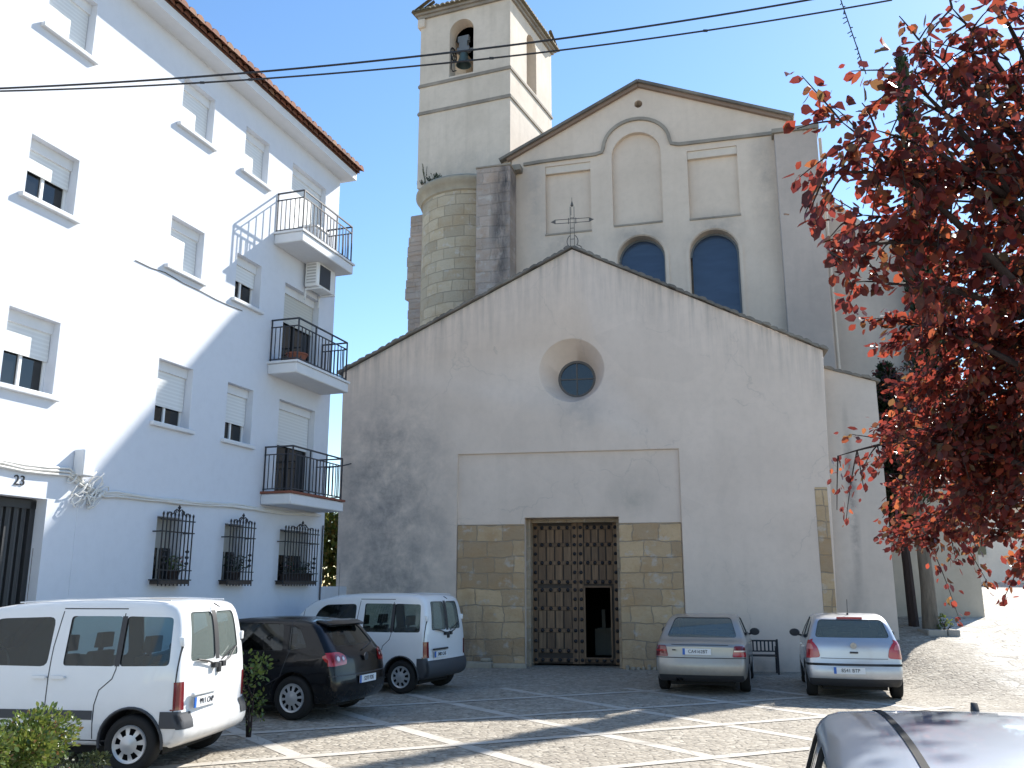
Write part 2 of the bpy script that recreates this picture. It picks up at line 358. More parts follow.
def paint(name, c, metal=0., rough=.35, coat=.8, dirt=(.25,.22,.18), da=.25):
    m = mat(name, c, rough, metal, coat); q = NT(m); x,y,z = q.sep(q.co())
    low = q.n('ShaderNodeMapRange', {0: z, 1: .15, 2: .75, 3: 1., 4: .12}).outputs[0]      # road dust
    f = q.math('MULTIPLY', q.ramp(q.noise(q.co(), 5, 6, .7), [(.3,.25),(.75,1.)]), q.math('MULTIPLY', low, da*2))
    q.col(q.mix(f, c, dirt)); q.rgh(q.math('ADD', rough, q.math('MULTIPLY', f, .5))); q.b.inputs['Coat Roughness'].default_value = .06
    return m
M['p_white'] = paint('white_car_paint', (.74,.75,.76)); M['p_black'] = paint('black_car_paint', (.005,.0055,.007), 0, .25, .35, (.02,.019,.018), .06); M['p_black'].node_tree.nodes['Principled BSDF'].inputs['Specular IOR Level'].default_value = .2
M['p_sand'] = paint('dusty_silver_beige_paint', (.38,.355,.32), .65, .42, .6, (.25,.22,.18), .35); M['p_silver'] = paint('silver_car_paint', (.50,.51,.54), .7, .36, .8)
M['p_blue'] = paint('grey_blue_car_paint', (.46,.53,.64), .5, .3, 1.)
def car_glass(name, tint, sheen=0.0):
    m = bpy.data.materials.new(name); m.use_nodes = True; t = m.node_tree; t.nodes.clear()
    o = t.nodes.new('ShaderNodeOutputMaterial'); a = t.nodes.new('ShaderNodeBsdfTransparent'); a.inputs[0].default_value = (*tint,1)
    g = t.nodes.new('ShaderNodeBsdfGlossy'); g.inputs['Roughness'].default_value = .02; g.inputs[0].default_value = (.9,.95,.95,1)
    fr = t.nodes.new('ShaderNodeFresnel'); fr.inputs[0].default_value = 1.55
    mx = t.nodes.new('ShaderNodeMixShader'); t.links.new(fr.outputs[0], mx.inputs[0]); t.links.new(a.outputs[0], mx.inputs[1]); t.links.new(g.outputs[0], mx.inputs[2]); df = t.nodes.new('ShaderNodeBsdfDiffuse'); df.inputs[0].default_value = (.42,.50,.47,1)      # pale green reflection painted in as diffuse colour
    m2 = t.nodes.new('ShaderNodeMixShader'); m2.inputs[0].default_value = sheen; t.links.new(mx.outputs[0], m2.inputs[1]); t.links.new(df.outputs[0], m2.inputs[2]); t.links.new(m2.outputs[0], o.inputs[0])
    return m
M['cg_rear'] = car_glass('pale_sheen_rear_glass', (.45,.52,.50), .22)  # rear panes carry the painted pale reflection
M['cg'] = car_glass('car_window_glass', (.62,.72,.68)); M['cg_dark'] = car_glass('tinted_car_glass', (.22,.25,.26))
M['rubber'] = mat('black_rubber', (.018,.018,.018), .8, spec=.25); M['trim'] = mat('black_trim', (.03,.03,.033), .55)
M['bumper_grey'] = mat('dark_grey_bumper', (.045,.048,.055), .6)
M['hub'] = mat('silver_wheel', (.48,.49,.50), .38, .55); M['red_lens'] = mat('red_lens', (.38,.012,.016), .15, 0, .8)
M['dark_red_lens'] = mat('dark_red_lens', (.16,.012,.016), .15, 0, .8); M['clear_lens'] = mat('clear_lens', (.55,.42,.40), .15, .2, .8)
M['lens_pink'] = mat('pink_lens', (.45,.13,.12), .2, 0, .6)
M['plate'] = mat('plate_white', (.70,.72,.74), .4); M['plate_blue'] = mat('plate_blue', (.02,.12,.45), .4); M['ink'] = mat('black_ink', (.015,.015,.02), .6)
M['seat'] = mat('dark_grey_upholstery', (.07,.066,.064), .9); M['cabin'] = mat('cabin_trim', (.11,.11,.11), .85); M['seat_beige'] = mat('tan_upholstery', (.16,.12,.085), .9)
M['chrome'] = mat('chrome', (.28,.28,.30), .3, 1.)

# ---------------------------------------------------------------- ground, paving
def terrain(x, y):
    t = min(max((x-7.4)/1.8, 0), 1); t = t*t*(3-2*t)
    s = max(0, y-16.2); h = .13*s if s < 9 else 1.17+.055*(s-9)
    h *= min(1, s/2.)                                             # soft start
    return t*min(h, 3.2)
xs = sorted(set([-500,-250,-120,-60,-40]+list(np.arange(-30,6.6,2.))+list(np.arange(6.6,16,.35))+list(np.arange(16,34,1.5))+[40,60,120,250,500]))
ys = sorted(set([-500,-250,-120,-60,-30,-15,-5]+list(np.arange(0,15,2.5))+list(np.arange(15,30,.5))+list(np.arange(30,60,2.))+[80,120,250,500]))
V = [(x,y,terrain(x,y)) for y in ys for x in xs]; nx = len(xs)
F = [(j*nx+i, j*nx+i+1, (j+1)*nx+i+1, (j+1)*nx+i) for j in range(len(ys)-1) for i in range(nx-1)]
tag(link('ground', mesh('ground', V, F, M['ground'], 60)), kind='structure')
# pale stone bands laid in a slanting grid across the square
LO = (1.4617, 22.6783); LA = -10.3
def lin(p, d, t): return (p[0]+d[0]*t, p[1]+d[1]*t)
d1 = Vector((.565,-.825)).normalized(); d2 = Vector((.91,.41)).normalized()
def inside(p):
    u = (p[0]-LO[0])*math.cos(R(LA))+(p[1]-LO[1])*math.sin(R(LA)); dd = -(p[0]-LO[0])*math.sin(R(LA))+(p[1]-LO[1])*math.cos(R(LA))
    return dd < -3.6 and p[1] > 1.5 and p[0] > -7.2+.0*p[1] and p[0] < 7.3 and p[1] < 18.6
s = MB()
def band(p, d, wid, z):
    n = Vector((-d.y, d.x))*wid/2; run = None
    ts = np.arange(-22, 22, .25)
    for t in ts:
        q = Vector(p)+d*t
        if inside(q):
            if run is None: run = t
            last = t
        elif run is not None:
            a, b = Vector(p)+d*run, Vector(p)+d*last; run = None
            k = max(1, int((b-a).length/1.1)); pts = [a.lerp(b, i/k) for i in range(k+1)]
            for i in range(k):
                j0, j1 = [n*(1+random.uniform(-.07,.07)) for _ in '12']
                s.add([(*(pts[i]-j0),z),(*(pts[i+1]-j1),z),(*(pts[i+1]+j1),z),(*(pts[i]+j0),z)], [(0,1,2,3)])
for k in range(-2, 5): band((-.66+2.42*k, 12.), d1, .2, .004)
for k in range(-3, 4): band((0., 10.05+2.22*k), d2, .17, .008)
tag(s.build('paving_strips', M['strip']), kind='structure')

# ---------------------------------------------------------------- church
FL = frame(LO, LA); UO = (-.0636, 29.0); FU = frame(UO, -15.3); FT = frame(UO, -21.)
church = empty('church', (LO[0], LO[1], 0), R(LA), 'pale plastered church with gabled porch, square bell tower and round stone stair turret', 'church')
# porch front
s = MB(); s.prism([(-6.13,-.4),(6.23,-.4),(6.42,7.72),(.16,10.84),(-6.2,7.69)], 0, .9)
c = []
c.append(MB().prism(rect(-2.93,2.77,-.6,5.33), -.2, .07).me('c', M['plaster']))
c.append(MB().prism(rect(-1.17,1.22,-.6,3.66), -.2, 1.2).me('c', M['plaster']))
oc = MB(); n = 48; prof = [(.87,-.02,.1,7.48),(.845,.03,.1,7.48),(.49,.58,.18,7.36),(.49,1.1,.18,7.36)]
V = []; F = []
for r,d,cx,cz in prof: V += [(cx+r*math.cos(2*math.pi*k/n), d, cz+r*math.sin(2*math.pi*k/n)) for k in range(n)]
for i in range(3): F += [(i*n+k, i*n+(k+1)%n, (i+1)*n+(k+1)%n, (i+1)*n+k) for k in range(n)]
F += [tuple(range(n)), tuple(range(4*n-1,3*n-1,-1))]; oc.add(V, F); c.append(oc.me('c', M['plaster']))
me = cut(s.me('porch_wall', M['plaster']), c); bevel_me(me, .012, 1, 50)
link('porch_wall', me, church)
for a,b in ((-2.915,-1.172),(1.222,2.755)):
    s = MB().box(a, b, .022, .4, -.3, 3.5); link('stone_surround', bevel_me(s.me('stone_surround', M['stone']), .015, 1), church)
s = MB(); s.box(-1.17,-1.06,.3,.86,-.1,3.64); s.box(1.14,1.21,.35,.9,-.1,3.64); s.box(-1.06,1.14,.5,.9,3.56,3.655); s.build('door_jamb', M['stone_jamb'], church)
# stepped pale stones at the left reveal and along the foot
s = MB(); s.box(-2.9,-1.95,-.32,.02,-.1,.14); s.box(-1.95,-1.1,-.18,.02,-.1,.10); s.box(-2.25,-2.0,-.2,.02,.14,.22)
for k in range(9): 
    x = 1.3+k*.13; s.box(x, x+random.uniform(.07,.12), -random.uniform(.05,.22), .02, -.05, random.uniform(.05,.14))
link('foot_stones', bevel_me(s.me('foot_stones', M['stone_plain']), .03, 2), church)['kind'] = 'stuff'
# the door
door = MB().box(-1.06,1.14,.74,.80,.05,3.56).build('door', M['wood_dark'], church)
def hole(x0, x1, z0, z1): return x0 < .93 and x1 > .28 and z0 < 1.93 and z1 > .2
door.data = cut(door.data, [MB().prism(rect(.27,.94,.2,1.93), .5, 1.).me('c', M['wood_dark'])])
ROWS = [.14,.36,.86,1.40,1.86,2.06,2.54,3.0,3.44]
s = MB()
def planks(x0, x1, n):
    w_ = (x1-x0)/n
    for k in range(n):
        a = x0+k*w_+.02; b = x0+(k+1)*w_-.02
        for z0,z1 in zip(ROWS[:-1], ROWS[1:]):
            if z1-z0 < .3 or hole(a,b,z0,z1): continue
            s.box(a,b,.70,.745,z0+.055,z1-.055)
planks(-.93,-.05,4); planks(.27,1.02,4)
for x0,x1 in ((-1.06,-.935),(-.045,.095),(.115,.25),(1.02,1.14)): s.box(x0,x1,.69,.742,.05,3.56)
for z in ROWS:
    for x0,x1 in ((-.93,-.05),(.27,1.02)):
        if hole(x0,x1,z-.045,z+.045): continue
        s.box(x0,x1,.695,.742,z-.045,z+.045)
s.build('door_planks', M['wood'], door)
stud = MB().lathe([(0,.0),(.03,.006),(.045,.022),(.05,.04)], 8, 'y').me('stud', M['iron'], 50)
for z in sorted(ROWS+[.6,1.13,1.63,2.3,2.77,3.22]):
    full = z in ROWS
    for x in [-.995]+([-.82+.22*k for k in range(4)] if full else [])+[.025,.185]+([.365,.55,.74,.925] if full else [])+[1.08]:
        if .24 < x < .96 and .2 < z < 1.97: continue
        link('stud', stud, door, FL @ Matrix.Translation((x,.655,z)))
s = MB()
for a,b in ((.25,.285),(.925,.96)): s.box(a,b,.66,.81,.2,1.95)
s.box(.25,.96,.66,.81,1.92,1.965); s.box(.25,.96,.66,.81,.17,.21); s.build('wicket_frame', M['wood'], door)
s = MB(); s.box(-1.6,1.9,.92,.95,-.1,4); 
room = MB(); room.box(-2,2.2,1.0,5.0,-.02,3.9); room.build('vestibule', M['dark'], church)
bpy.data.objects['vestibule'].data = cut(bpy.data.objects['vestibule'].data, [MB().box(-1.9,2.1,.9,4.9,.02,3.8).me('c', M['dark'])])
s = MB(); s.box(.2,.95,4.2,4.3,.0,.75); s.box(.42,.52,4.0,4.1,.75,1.3); s.box(.3,1.0,3.9,4.4,.72,.78); s.build('altar_table', M['curtain'], church)
# oculus
s = MB(); s.lathe([(.505,.74),(.505,.68),(.44,.68),(.44,.74)], 40, 'y', (.18,-.12,7.36)); s.bar((.18,.59,6.9),(.18,.59,7.82),.03); s.bar((-.28,.59,7.36),(.64,.59,7.36),.025)
fr = s.build('round_window', M['rust'], church, smooth=40)
s = MB(); s.lathe([(0,.72),(.45,.72)], 40, 'y', (.18,-.12,7.36)); s.build('pane', M['glass'], fr)
# coping of rough tiles along the gable
s = MB()
def rake(a, b, y0, y1, step=.21, r=.075):
    a, b = Vector(a), Vector(b); L = (b-a).length; k = int(L/step); d = (b-a)/k
    for i in range(k):
        p = a+d*i; q = a+d*(i+1.06); o = Vector((0,0,random.uniform(-.012,.018))); yo = random.uniform(-.03,.03)
        t = d.normalized(); n = Vector((-t.z,0,t.x)); 
        if n.z < 0: n = -n
        for w0 in (y0+yo,):
            pr = [(-.0,0),(0,.6),(.3,1),(.7,1),(1,.6),(1,0)]
            V = [Vector((p.x,w0,p.z))+o+(q-p)*f+n*(g*r*random.uniform(.8,1.15)) for f,g in pr]
            V2 = [v+Vector((0,y1-w0,0)) for v in V]; m_ = len(V)
            s.add(V+V2, [tuple(range(m_))[::-1], tuple(range(m_,2*m_))]+[(j,(j+1)%m_,m_+(j+1)%m_,m_+j) for j in range(m_)])
rake((-6.33,0,7.64),(.16,0,10.86),-.10,1.0); rake((.16,0,10.86),(6.52,0,7.68),-.10,1.0)
s.build('coping', M['coping'], church)
s = MB(); s.prism([(-6.3,7.6),(.16,10.82),(6.5,7.66),(6.5,7.5),(.16,10.66),(-6.3,7.44)], .9, 6.0); s.build('porch_roof', M['tile_old'], church)
s = MB(); s.box(-6.14,-5.5,.9,6.,-.3,7.46); s.box(5.6,6.24,.9,6.,-.3,7.5); s.build('porch_side_wall', M['plaster'], church)
# quoin and right wing
s = MB(); s.box(5.97,6.262,-.016,.3,-.3,4.3); link('quoin', bevel_me(s.me('quoin', M['stone']), .012, 1), church)
FW = FL @ Matrix.Translation((6.3,.55,0))
s = MB(); s.prism([(-.1,-.3),(1.42,-.3),(1.42,6.98),(-.1,7.48)], 0, 5.2); s.build('wing_wall', M['plaster_wing'], church, FW)
s = MB(); rake((-.02,0,7.45),(1.5,0,6.96),-.07,5.2); s.build('wing_coping', M['coping'], church, FW)
# nave front
s = MB(); s.prism([(0,5),(9.45,5),(9.45,16.80),(4.6,18.84),(.05,16.65)], 0, .7)
c = [MB().prism(q, -.3, d).me('c', M['plaster_up']) for q,d in ((rect(1.27,2.86,13.73,16.25),.17),(arch(4.44,.835,13.79,17.12),.17),(rect(6.14,7.76,13.74,16.17),.17),
     (arch(4.5,.78,9.4,13.34),1.),(arch(6.86,.78,9.4,13.30),1.))]
c.append(MB().lathe([(0,-.1),(.14,-.1),(.14,1.),(0,1.)], 20, 'y', (4.58,0,18.17)).me('c', M['plaster_up']))
link('nave_wall', cut(s.me('nave_wall', M['plaster_up']), c), church, FU)
for q in ((1.275,2.855,.04,.25,15.98,16.245),(6.145,7.755,.04,.25,15.9,16.165)): MB().box(*q).build('panel_lintel', M['plaster_panel'], church, FU)
for a,b,z in ((1.17,2.95,13.70),(3.55,5.33,13.76),(6.05,7.85,13.71)): MB().box(a+.08,b-.08,-.03,.12,z-.03,z+.03).build('panel_sill', M['mould'], church, FU)
for cx,zt in ((4.5,13.34),(6.86,13.30)):
    A_ = arch(cx,.78,9.35,zt); B_ = arch(cx,.72,9.35,zt-.06)
    f = MB(); L1 = A_; n = len(A_); f.add([(x,.36,z) for x,z in A_]+[(x,.36,z) for x,z in B_]+[(x,.46,z) for x,z in A_]+[(x,.46,z) for x,z in B_],
        [(i,i+1,n+i+1,n+i) for i in range(1,n-1)]+[(n+i,n+i+1,3*n+i+1,3*n+i) for i in range(1,n-1)])
    fo = f.build('arched_window', M['grey_beam'], church, FU)
    p = MB().prism(B_, .40, .42); p.build('pane', M['glass_blue'], fo, FU)
    am = MB(); L_,R_ = strip_band([(cx-.86,9.4)]+[(cx-.86*math.cos(math.pi*k/16), zt-.78+.86*math.sin(math.pi*k/16)) for k in range(17)]+[(cx+.86,9.4)], .10)
    for i in range(len(L_)-1): am.prism([L_[i],L_[i+1],R_[i+1],R_[i]], -.03, .05)
    am.build('window_surround', M['plaster_up'], church, FU)
# string moulding that rises over the middle panel
s = MB(); pts = [(.5,16.42),(1.1,16.45),(3.05,16.47),(3.28,16.52)]+[(4.46-1.13*math.cos(t), 16.62+.98*math.sin(t)) for t in np.linspace(.08,math.pi-.08,18)]+[(5.64,16.52),(5.9,16.45),(9.4,16.42)]
L_,R_ = strip_band(pts, .11)
for i in range(len(L_)-1): s.prism([L_[i],L_[i+1],R_[i+1],R_[i]], -.075, .03)
s.build('string_moulding', M['mould'], church, FU)
s = MB()
for a,b in (((-.1,16.66),(4.6,18.85)),((4.6,18.85),(9.5,16.83))):
    L_,R_ = strip_band([a,b], .13); s.prism([L_[0],L_[1],R_[1],R_[0]], -.13, .02)
s.build('cornice', M['brown_trim'], church, FU)
s = MB()
for sg,(a,b) in enumerate((((-.35,16.63),(4.6,18.95)),((4.6,18.95),(9.62,16.88)))):
    L_,R_ = strip_band([a,b], .09); s.prism([L_[0],L_[1],R_[1],R_[0]], -.24, 24)
s.build('nave_roof', M['coping'], church, FU)
s = MB(); s.prism([(.3,4),(9.4,4),(9.4,16.6),(4.6,18.8),(.3,16.5)], .7, 23.8); s.build('nave_body', M['plaster_up'], church, FU)
# right pilaster and the aisle behind it
s = MB(); s.box(8.95,10.25,-.42,1.2,4,16.2); link('pilaster', bevel_me(s.me('pilaster', M['pilaster']), .02, 1), church, FU)
s = MB(); s.box(8.88,10.32,-.50,1.25,16.2,16.34); s.build('pilaster_cap', M['mould'], church, FU)
s = MB(); s.prism([(10.1,4),(13.2,4),(13.2,12.0),(11.9,13.2),(10.1,15.0)], 1.2, 16); s.build('aisle_wall', M['plaster_wing'], church, FU)
s = MB(); s.tube([(10.36,-.1,7),(10.36,-.1,16.0)], .05, 8); s.build('downpipe', M['plaster_panel'], church, FU)
# buttress left, turret, ragged wall end
s = MB(); s.box(-.98,.22,-.85,.3,5,16.06); link('buttress', bevel_me(s.me('buttress', M['stone_but']), .02, 1), church, FU)
s = MB(); s.box(-1.01,.26,-.88,.3,16.06,16.13); s.box(.1,.46,-.35,.1,16.1,16.32); link('buttress_cap', bevel_me(s.me('buttress_cap', M['mould']), .03, 2), church, FU)
FTu = FT @ Matrix.Translation((-2.12,1.40,0))
s = MB(); s.lathe([(1.80,5),(1.80,15.68)], 56, 'z'); tur = s.build('stair_turret', M['stone_tur'], church, FTu, smooth=40)
# brick texture on the turret follows its wall: unrolled material coordinates
def unroll(m):
    q = NT(m)
    br = [n for n in q.t.nodes if n.bl_idname == 'ShaderNodeTexBrick'][0]
    x,y,z = q.sep(q.co()); a = q.math('ARCTAN2', y, x)
    v = q.n('ShaderNodeCombineXYZ', {0: q.math('ADD', q.math('MULTIPLY', a, 1.8), q.math('MULTIPLY', q.noise(q.co(), 1.2), .12)), 1: q.math('ADD', z, q.math('MULTIPLY', q.noise(q.co(), .8), .12))}).outputs[0]
    q.t.links.new(v, br.inputs['Vector'])
unroll(M['stone_tur'])
s = MB(); s.lathe([(1.80,15.66),(1.87,15.70),(1.87,15.80),(1.97,15.92),(2.05,16.02),(2.05,16.12),(1.96,16.22),(1.7,16.28),(0,16.4)], 56); s.build('turret_cornice', M['stone_plain'], tur, FTu, smooth=40)
s = MB(); z = 5.
random.seed(3)
while z < 15.6:
    h = random.uniform(.3,.5); s.box(-4.66+random.uniform(-.06,.12), -3.2, 1.2, 3., z, min(z+h,15.75)); z += h
link('ragged_wall_end', bevel_me(s.me('ragged_wall_end', M['stone_but']), .03, 1), church, FT)
# tower
TW, TD = 3.67, 3.93
c = [MB().prism(arch(-1.96,.49,20.5,22.82), -.5, 5.).me('c', M['plaster_tower'])]
side = MB().prism(arch(1.93,.46,20.5,22.8), -1.2, 5.); side.xform(Matrix.Rotation(R(86),4,'Z')); c.append(side.me('c', M['plaster_tower']))
# box sheared to its measured plan (side wall runs 86 degrees from the front)
ca, sa = math.cos(R(86)), math.sin(R(86))
def plan(u, d): return (u+d*ca, d*sa)
def tprism(z0, z1, o=0.0):
    q = [plan(-TW-o,-o), plan(o,-o), plan(o,TD+o), plan(-TW-o,TD+o)]
    return [(x,y,z0) for x,y in q]+[(x,y,z1) for x,y in q], [(0,1,2,3),(7,6,5,4),(0,4,5,1),(1,5,6,2),(2,6,7,3),(3,7,4,0)]
s = MB(); s.add(*tprism(16.2, 23.35)); inner = MB(); inner.add(*tprism(20.5, 23.2, -.55)); c.append(inner.me('c', M['plaster_tower']))
me = cut(s.me('tower', M['plaster_tower']), c); tower = link('tower', me, church, FT)
for z in (19.14, 20.28):
    s = MB(); s.add(*tprism(z, z+.09, .045)); s.add(*tprism(z+.09, z+.14, .02)); s.build('string_course', M['mould'], tower, FT)
s = MB(); s.add(*tprism(23.20, 23.32, .09)); s.add(*tprism(23.32, 23.42, .17)); s.build('tower_cornice', M['mould'], tower, FT)
s = MB(); s.box(-TW-.12,-TW+.2,-.10,.2,22.82,23.2); link('bracket', bevel_me(s.me('bracket', M['plaster_panel']), .05, 2), tower, FT)
s = MB(); o = .28; q = [plan(-TW-o,-o), plan(o,-o), plan(o,TD+o), plan(-TW-o,TD+o)]; ap = plan(-TW/2, TD/2)
s.add([(x,y,23.42) for x,y in q]+[(*ap,24.9)], [(0,1,4),(1,2,4),(2,3,4),(3,0,4),(3,2,1,0)])
def tile_row(s, a, b, inward, rise, step=.2, r=.085, L=.8):
    a, b = Vector(a), Vector(b); k = int((b-a).length/step); d = (b-a)/k; inward = Vector(inward).normalized()
    for i in range(k):
        p = a+d*(i+.5); n = 7; V = []
        for t in (0,1):
            for j in range(n):
                g = math.pi*j/(n-1); rr = r*(1-.15*t)
                V.append(p+inward*(L*t)+Vector((0,0,rise*L*t))-d.normalized()*rr*math.cos(g)+Vector((0,0,rr*math.sin(g)+random.uniform(-.004,.004))))
        F = [(j,j+1,n+j+1,n+j) for j in range(n-1)]+[tuple(range(n))]
        s.add(V, F)
for i in range(4):
    a, b = q[i], q[(i+1)%4]; m_ = (Vector(a)+Vector(b))/2; inn = Vector((ap[0]-m_.x, ap[1]-m_.y, 0))
    tile_row(s, (*a,23.44), (*b,23.44), inn, .55)
s.build('tower_roof', M['tile_old'], tower, FT)
# bell with its yoke and wheel in the front opening
bell = empty('bell', tuple((FT @ Vector((-2.05,.42,21.15)))), R(-21), 'greenish bronze bell with wooden yoke and iron wheel hanging in the tower arch', 'bell')
s = MB(); s.lathe([(.0,.62),(.14,.62),(.19,.52),(.22,.3),(.29,.1),(.36,0),(.33,.0),(.2,.3),(.1,.5)], 28); s.build('bell_body', M['bronze'], bell, smooth=40); bell.scale = (.82,.82,.85)
s = MB(); s.box(-.30,.30,-.11,.11,.62,.86); s.box(-.2,.2,-.1,.1,.86,1.14); s.box(-.27,.27,-.1,.1,1.14,1.42); s.tube([(-.62,0,.74),(.62,0,.74)], .035); s.build('yoke', M['grey_beam'], bell)
s = MB(); t = [(-.46,.30*math.cos(g)-.12,.55+.30*math.sin(g)) for g in np.linspace(0,2*math.pi,25)]; s.tube(t, .028, 6)
for g in range(6): s.bar((-.46,-.12,.55), t[g*4], .02)
s.tube([(-.46,-.36,.4),(-.44,-.40,-.3),(-.36,-.38,-.45),(-.2,-.35,-.42)], .025, 6); s.build('bell_wheel', M['iron'], bell)
# weeds on the turret cornice
s = MB(); random.seed(5)
for k in range(26):
    a = random.uniform(R(185),R(262)); r = random.uniform(1.6,2.02); p = Vector((r*math.cos(a), r*math.sin(a), 16.27)); h = random.choice([.15,.2,.25,.3,.75 if k%8==0 else .2])
    for j in range(4):
        q = p+Vector((random.uniform(-.12,.12), random.uniform(-.12,.12), h*random.uniform(.6,1.1)))
        s.bar(p, q, .012)
        for i in range(4):
            b = p.lerp(q, random.uniform(.4,1)); t1 = Vector((random.uniform(-1,1),random.uniform(-1,1),random.uniform(-.3,1))).normalized()*.03; t2 = t1.orthogonal().normalized()*.012
            s.add([b, b+t1+t2, b+t1*1.9, b+t1-t2], [(0,1,2,3)])
wd = s.build('weeds', M['leaf_dark'], None, FTu); tag(wd, 'dry dark weeds growing on the round turret cornice below the bell tower', 'weeds')
# iron cross on the porch gable
cr = empty('iron_cross', tuple((FL @ Vector((.16,.18,10.9)))), R(LA), 'openwork wrought iron cross standing on the porch gable peak', 'cross')
s = MB(); w_ = .055
for sx in (-1,1): s.bar((sx*w_,0,-.05),(sx*w_,0,1.25),.014)
for z in (.3,.62,.92): s.bar((-w_,0,z),(w_,0,z),.014)
s.bar((-.03,0,1.0),(-.03,0,1.25),.014); s.lathe([(0,1.44),(.025,1.36),(.045,1.28),(.01,1.25)], 8); s.bar((0,0,1.25),(0,0,1.52),.012)
s.build('post', M['rust'], cr)
s = MB()
for z in (.78,.89): s.bar((-.46,0,z),(.46,0,z),.014)
for sx in (-1,1): s.add([(sx*.46,-.01,.77),(sx*.46,-.01,.90),(sx*.60,0,.835),(sx*.46,.012,.77),(sx*.46,.012,.90)], [(0,1,2),(3,4,2),(0,3,2),(1,4,2),(0,1,4,3)])
s.bar((-.1,0,.75),(-.1,0,.92),.02); s.bar((.1,0,.75),(.1,0,.92),.02); s.build('arm', M['rust'], cr)
s = MB()
for sx in (-1,1): s.tube([(sx*(.06+.16*t+.05*math.sin(t*7)),0,.36-.36*t+.05*math.cos(t*7)) for t in np.linspace(0,1,12)], .012, 5)
s.build('scroll', M['rust'], cr)

# ---------------------------------------------------------------- apartment building
AO = (-4.2903, 20.5); AA = 71.8; FA = frame(AO, AA)   # x along the front (away from us), y into the wall, z up
apt = empty('apartment_building', (AO[0], AO[1], 0), R(AA), 'whitewashed four storey apartment block with roller shutters, iron balconies and tiled eave', 'building')
wins = []   # u0,u1,z0,z1,shutter bottom,(kind)
for z0,z1,row in ((4.70,5.82,0),(7.52,8.48,1),(10.28,11.27,2)):
    for (u0,u1) in ((-8.95,-8.03),(-5.84,-4.92),(-3.88,-3.03),(-12.4,-11.5),(-15.6,-14.7)):
        wins.append((u0,u1,z0,z1,row))
shut = {(0,0):5.22,(0,1):5.03,(0,2):5.08,(1,0):7.98,(1,1):7.6,(1,2):7.98,(2,0):10.3,(2,1):10.3,(2,2):10.3}
doors_ = [(-2.08,-.62,3.82,5.84,4.9,0),(-2.12,-.68,6.52,8.44,7.62,1),(-2.1,-.62,9.37,11.3,9.5,2)]
s = MB(); s.box(-22,.02,0,9,-.4,11.92)
c = MB()
for u0,u1,z0,z1,_ in wins: c.box(u0,u1,-.1,.30,z0,z1)
for u0,u1,z0,z1,_,_ in doors_: c.box(u0,u1,-.1,.30,z0,z1)
grs = [(-5.62,-4.84),(-3.74,-2.98),(-1.86,-.56)]
for u0,u1 in grs: c.box(u0+.08,u1-.08,-.1,.3,2.05,3.12)
c.box(-10.2,-7.9,-.1,.34,-.5,3.19)
me = cut(s.me('wall', M['white']), [c.me('c', M['white'])]); link('wall', me, apt, FA)
# plinth edge line and entrance recess frame
s = MB(); s.box(-22,-10.32,-.02,.03,-.4,.9); s.build('plinth', M['white'], apt, FA)
s = MB(); s.box(-22.2,.20,-.36,.3,11.84,12.02); s.build('eave', M['white_clean'], apt, FA)
s = MB(); s.add([(-22.3,-.36,12.09),(.24,-.36,12.09),(.28,4.5,13.9),(-22.3,4.5,13.9),(.28,9.4,12.06),(-22.3,9.4,12.06),(-22.3,-.36,12.03),(.24,-.36,12.03),(.28,9.4,12.02),(-22.3,9.4,12.02)],
   [(0,1,2,3),(3,2,4,5),(6,7,1,0),(9,8,7,6),(7,8,4,2,1),(6,0,3,5,9),(8,9,5,4)])
tile_row(s, (-22.3,-.42,12.05), (.26,-.42,12.05), (0,1,0), .37, .225, .10, .5); tile_row(s, (-22.3,-.52,12.10), (.28,-.52,12.10), (0,1,0), .37, .225, .115, 1.3)
s.build('roof', M['tile'], apt, FA)
def window(u0, u1, z0, z1, zs, beige=False, sill=True, bal=False):
    q = MB(); t = .05
    q.box(u0+.002,u0+t,.19,.24,z0,z1-.16); q.box(u1-t,u1-.002,.19,.24,z0,z1-.16); q.box(u0+t,u1-t,.19,.24,z0+.002,z0+t)
    md = (u0+u1)/2; q.box(md-.025,md+.025,.185,.235,z0+t,z1-.16)
    wn = q.build('balcony_door' if bal else 'window', M['trim'] if bal else M['alu'], apt, FA)
    q = MB(); q.box(u0+.002,u1-.002,.12,.27,z1-.17,z1-.002); q.build('shutter_box', M['white_clean'], wn, FA)
    q = MB(); q.box(u0+.012,u1-.012,.155,.175,zs,z1-.168); q.build('shutter', M['shutter_beige'] if beige else M['shutter'], wn, FA)
    if zs > z0+.12:
        q = MB(); q.box(u0+t,u1-t,.215,.22,z0+t,zs+.05); q.build('pane', M['glass'], wn, FA)
        if not bal:
            q = MB(); a, b = (u0+t+.02, md-.08) 
            q.box(a,b,.24,.25,z0+t,zs+.05); q.build('curtain', M['curtain'], wn, FA)
    if sill:
        q = MB(); q.box(u0-.10,u1+.10,-.075,.11,z0-.075,z0+.003); link('sill', bevel_me(q.me('sill', M['white_clean']), .012, 1), wn, FA)
for i,(u0,u1,z0,z1,row) in enumerate(wins): window(u0,u1,z0,z1,shut.get((row,i%5), z0+.02))
for u0,u1,z0,z1,zs,row in doors_: window(u0,u1,z0,z1,zs,row==1,False,True)
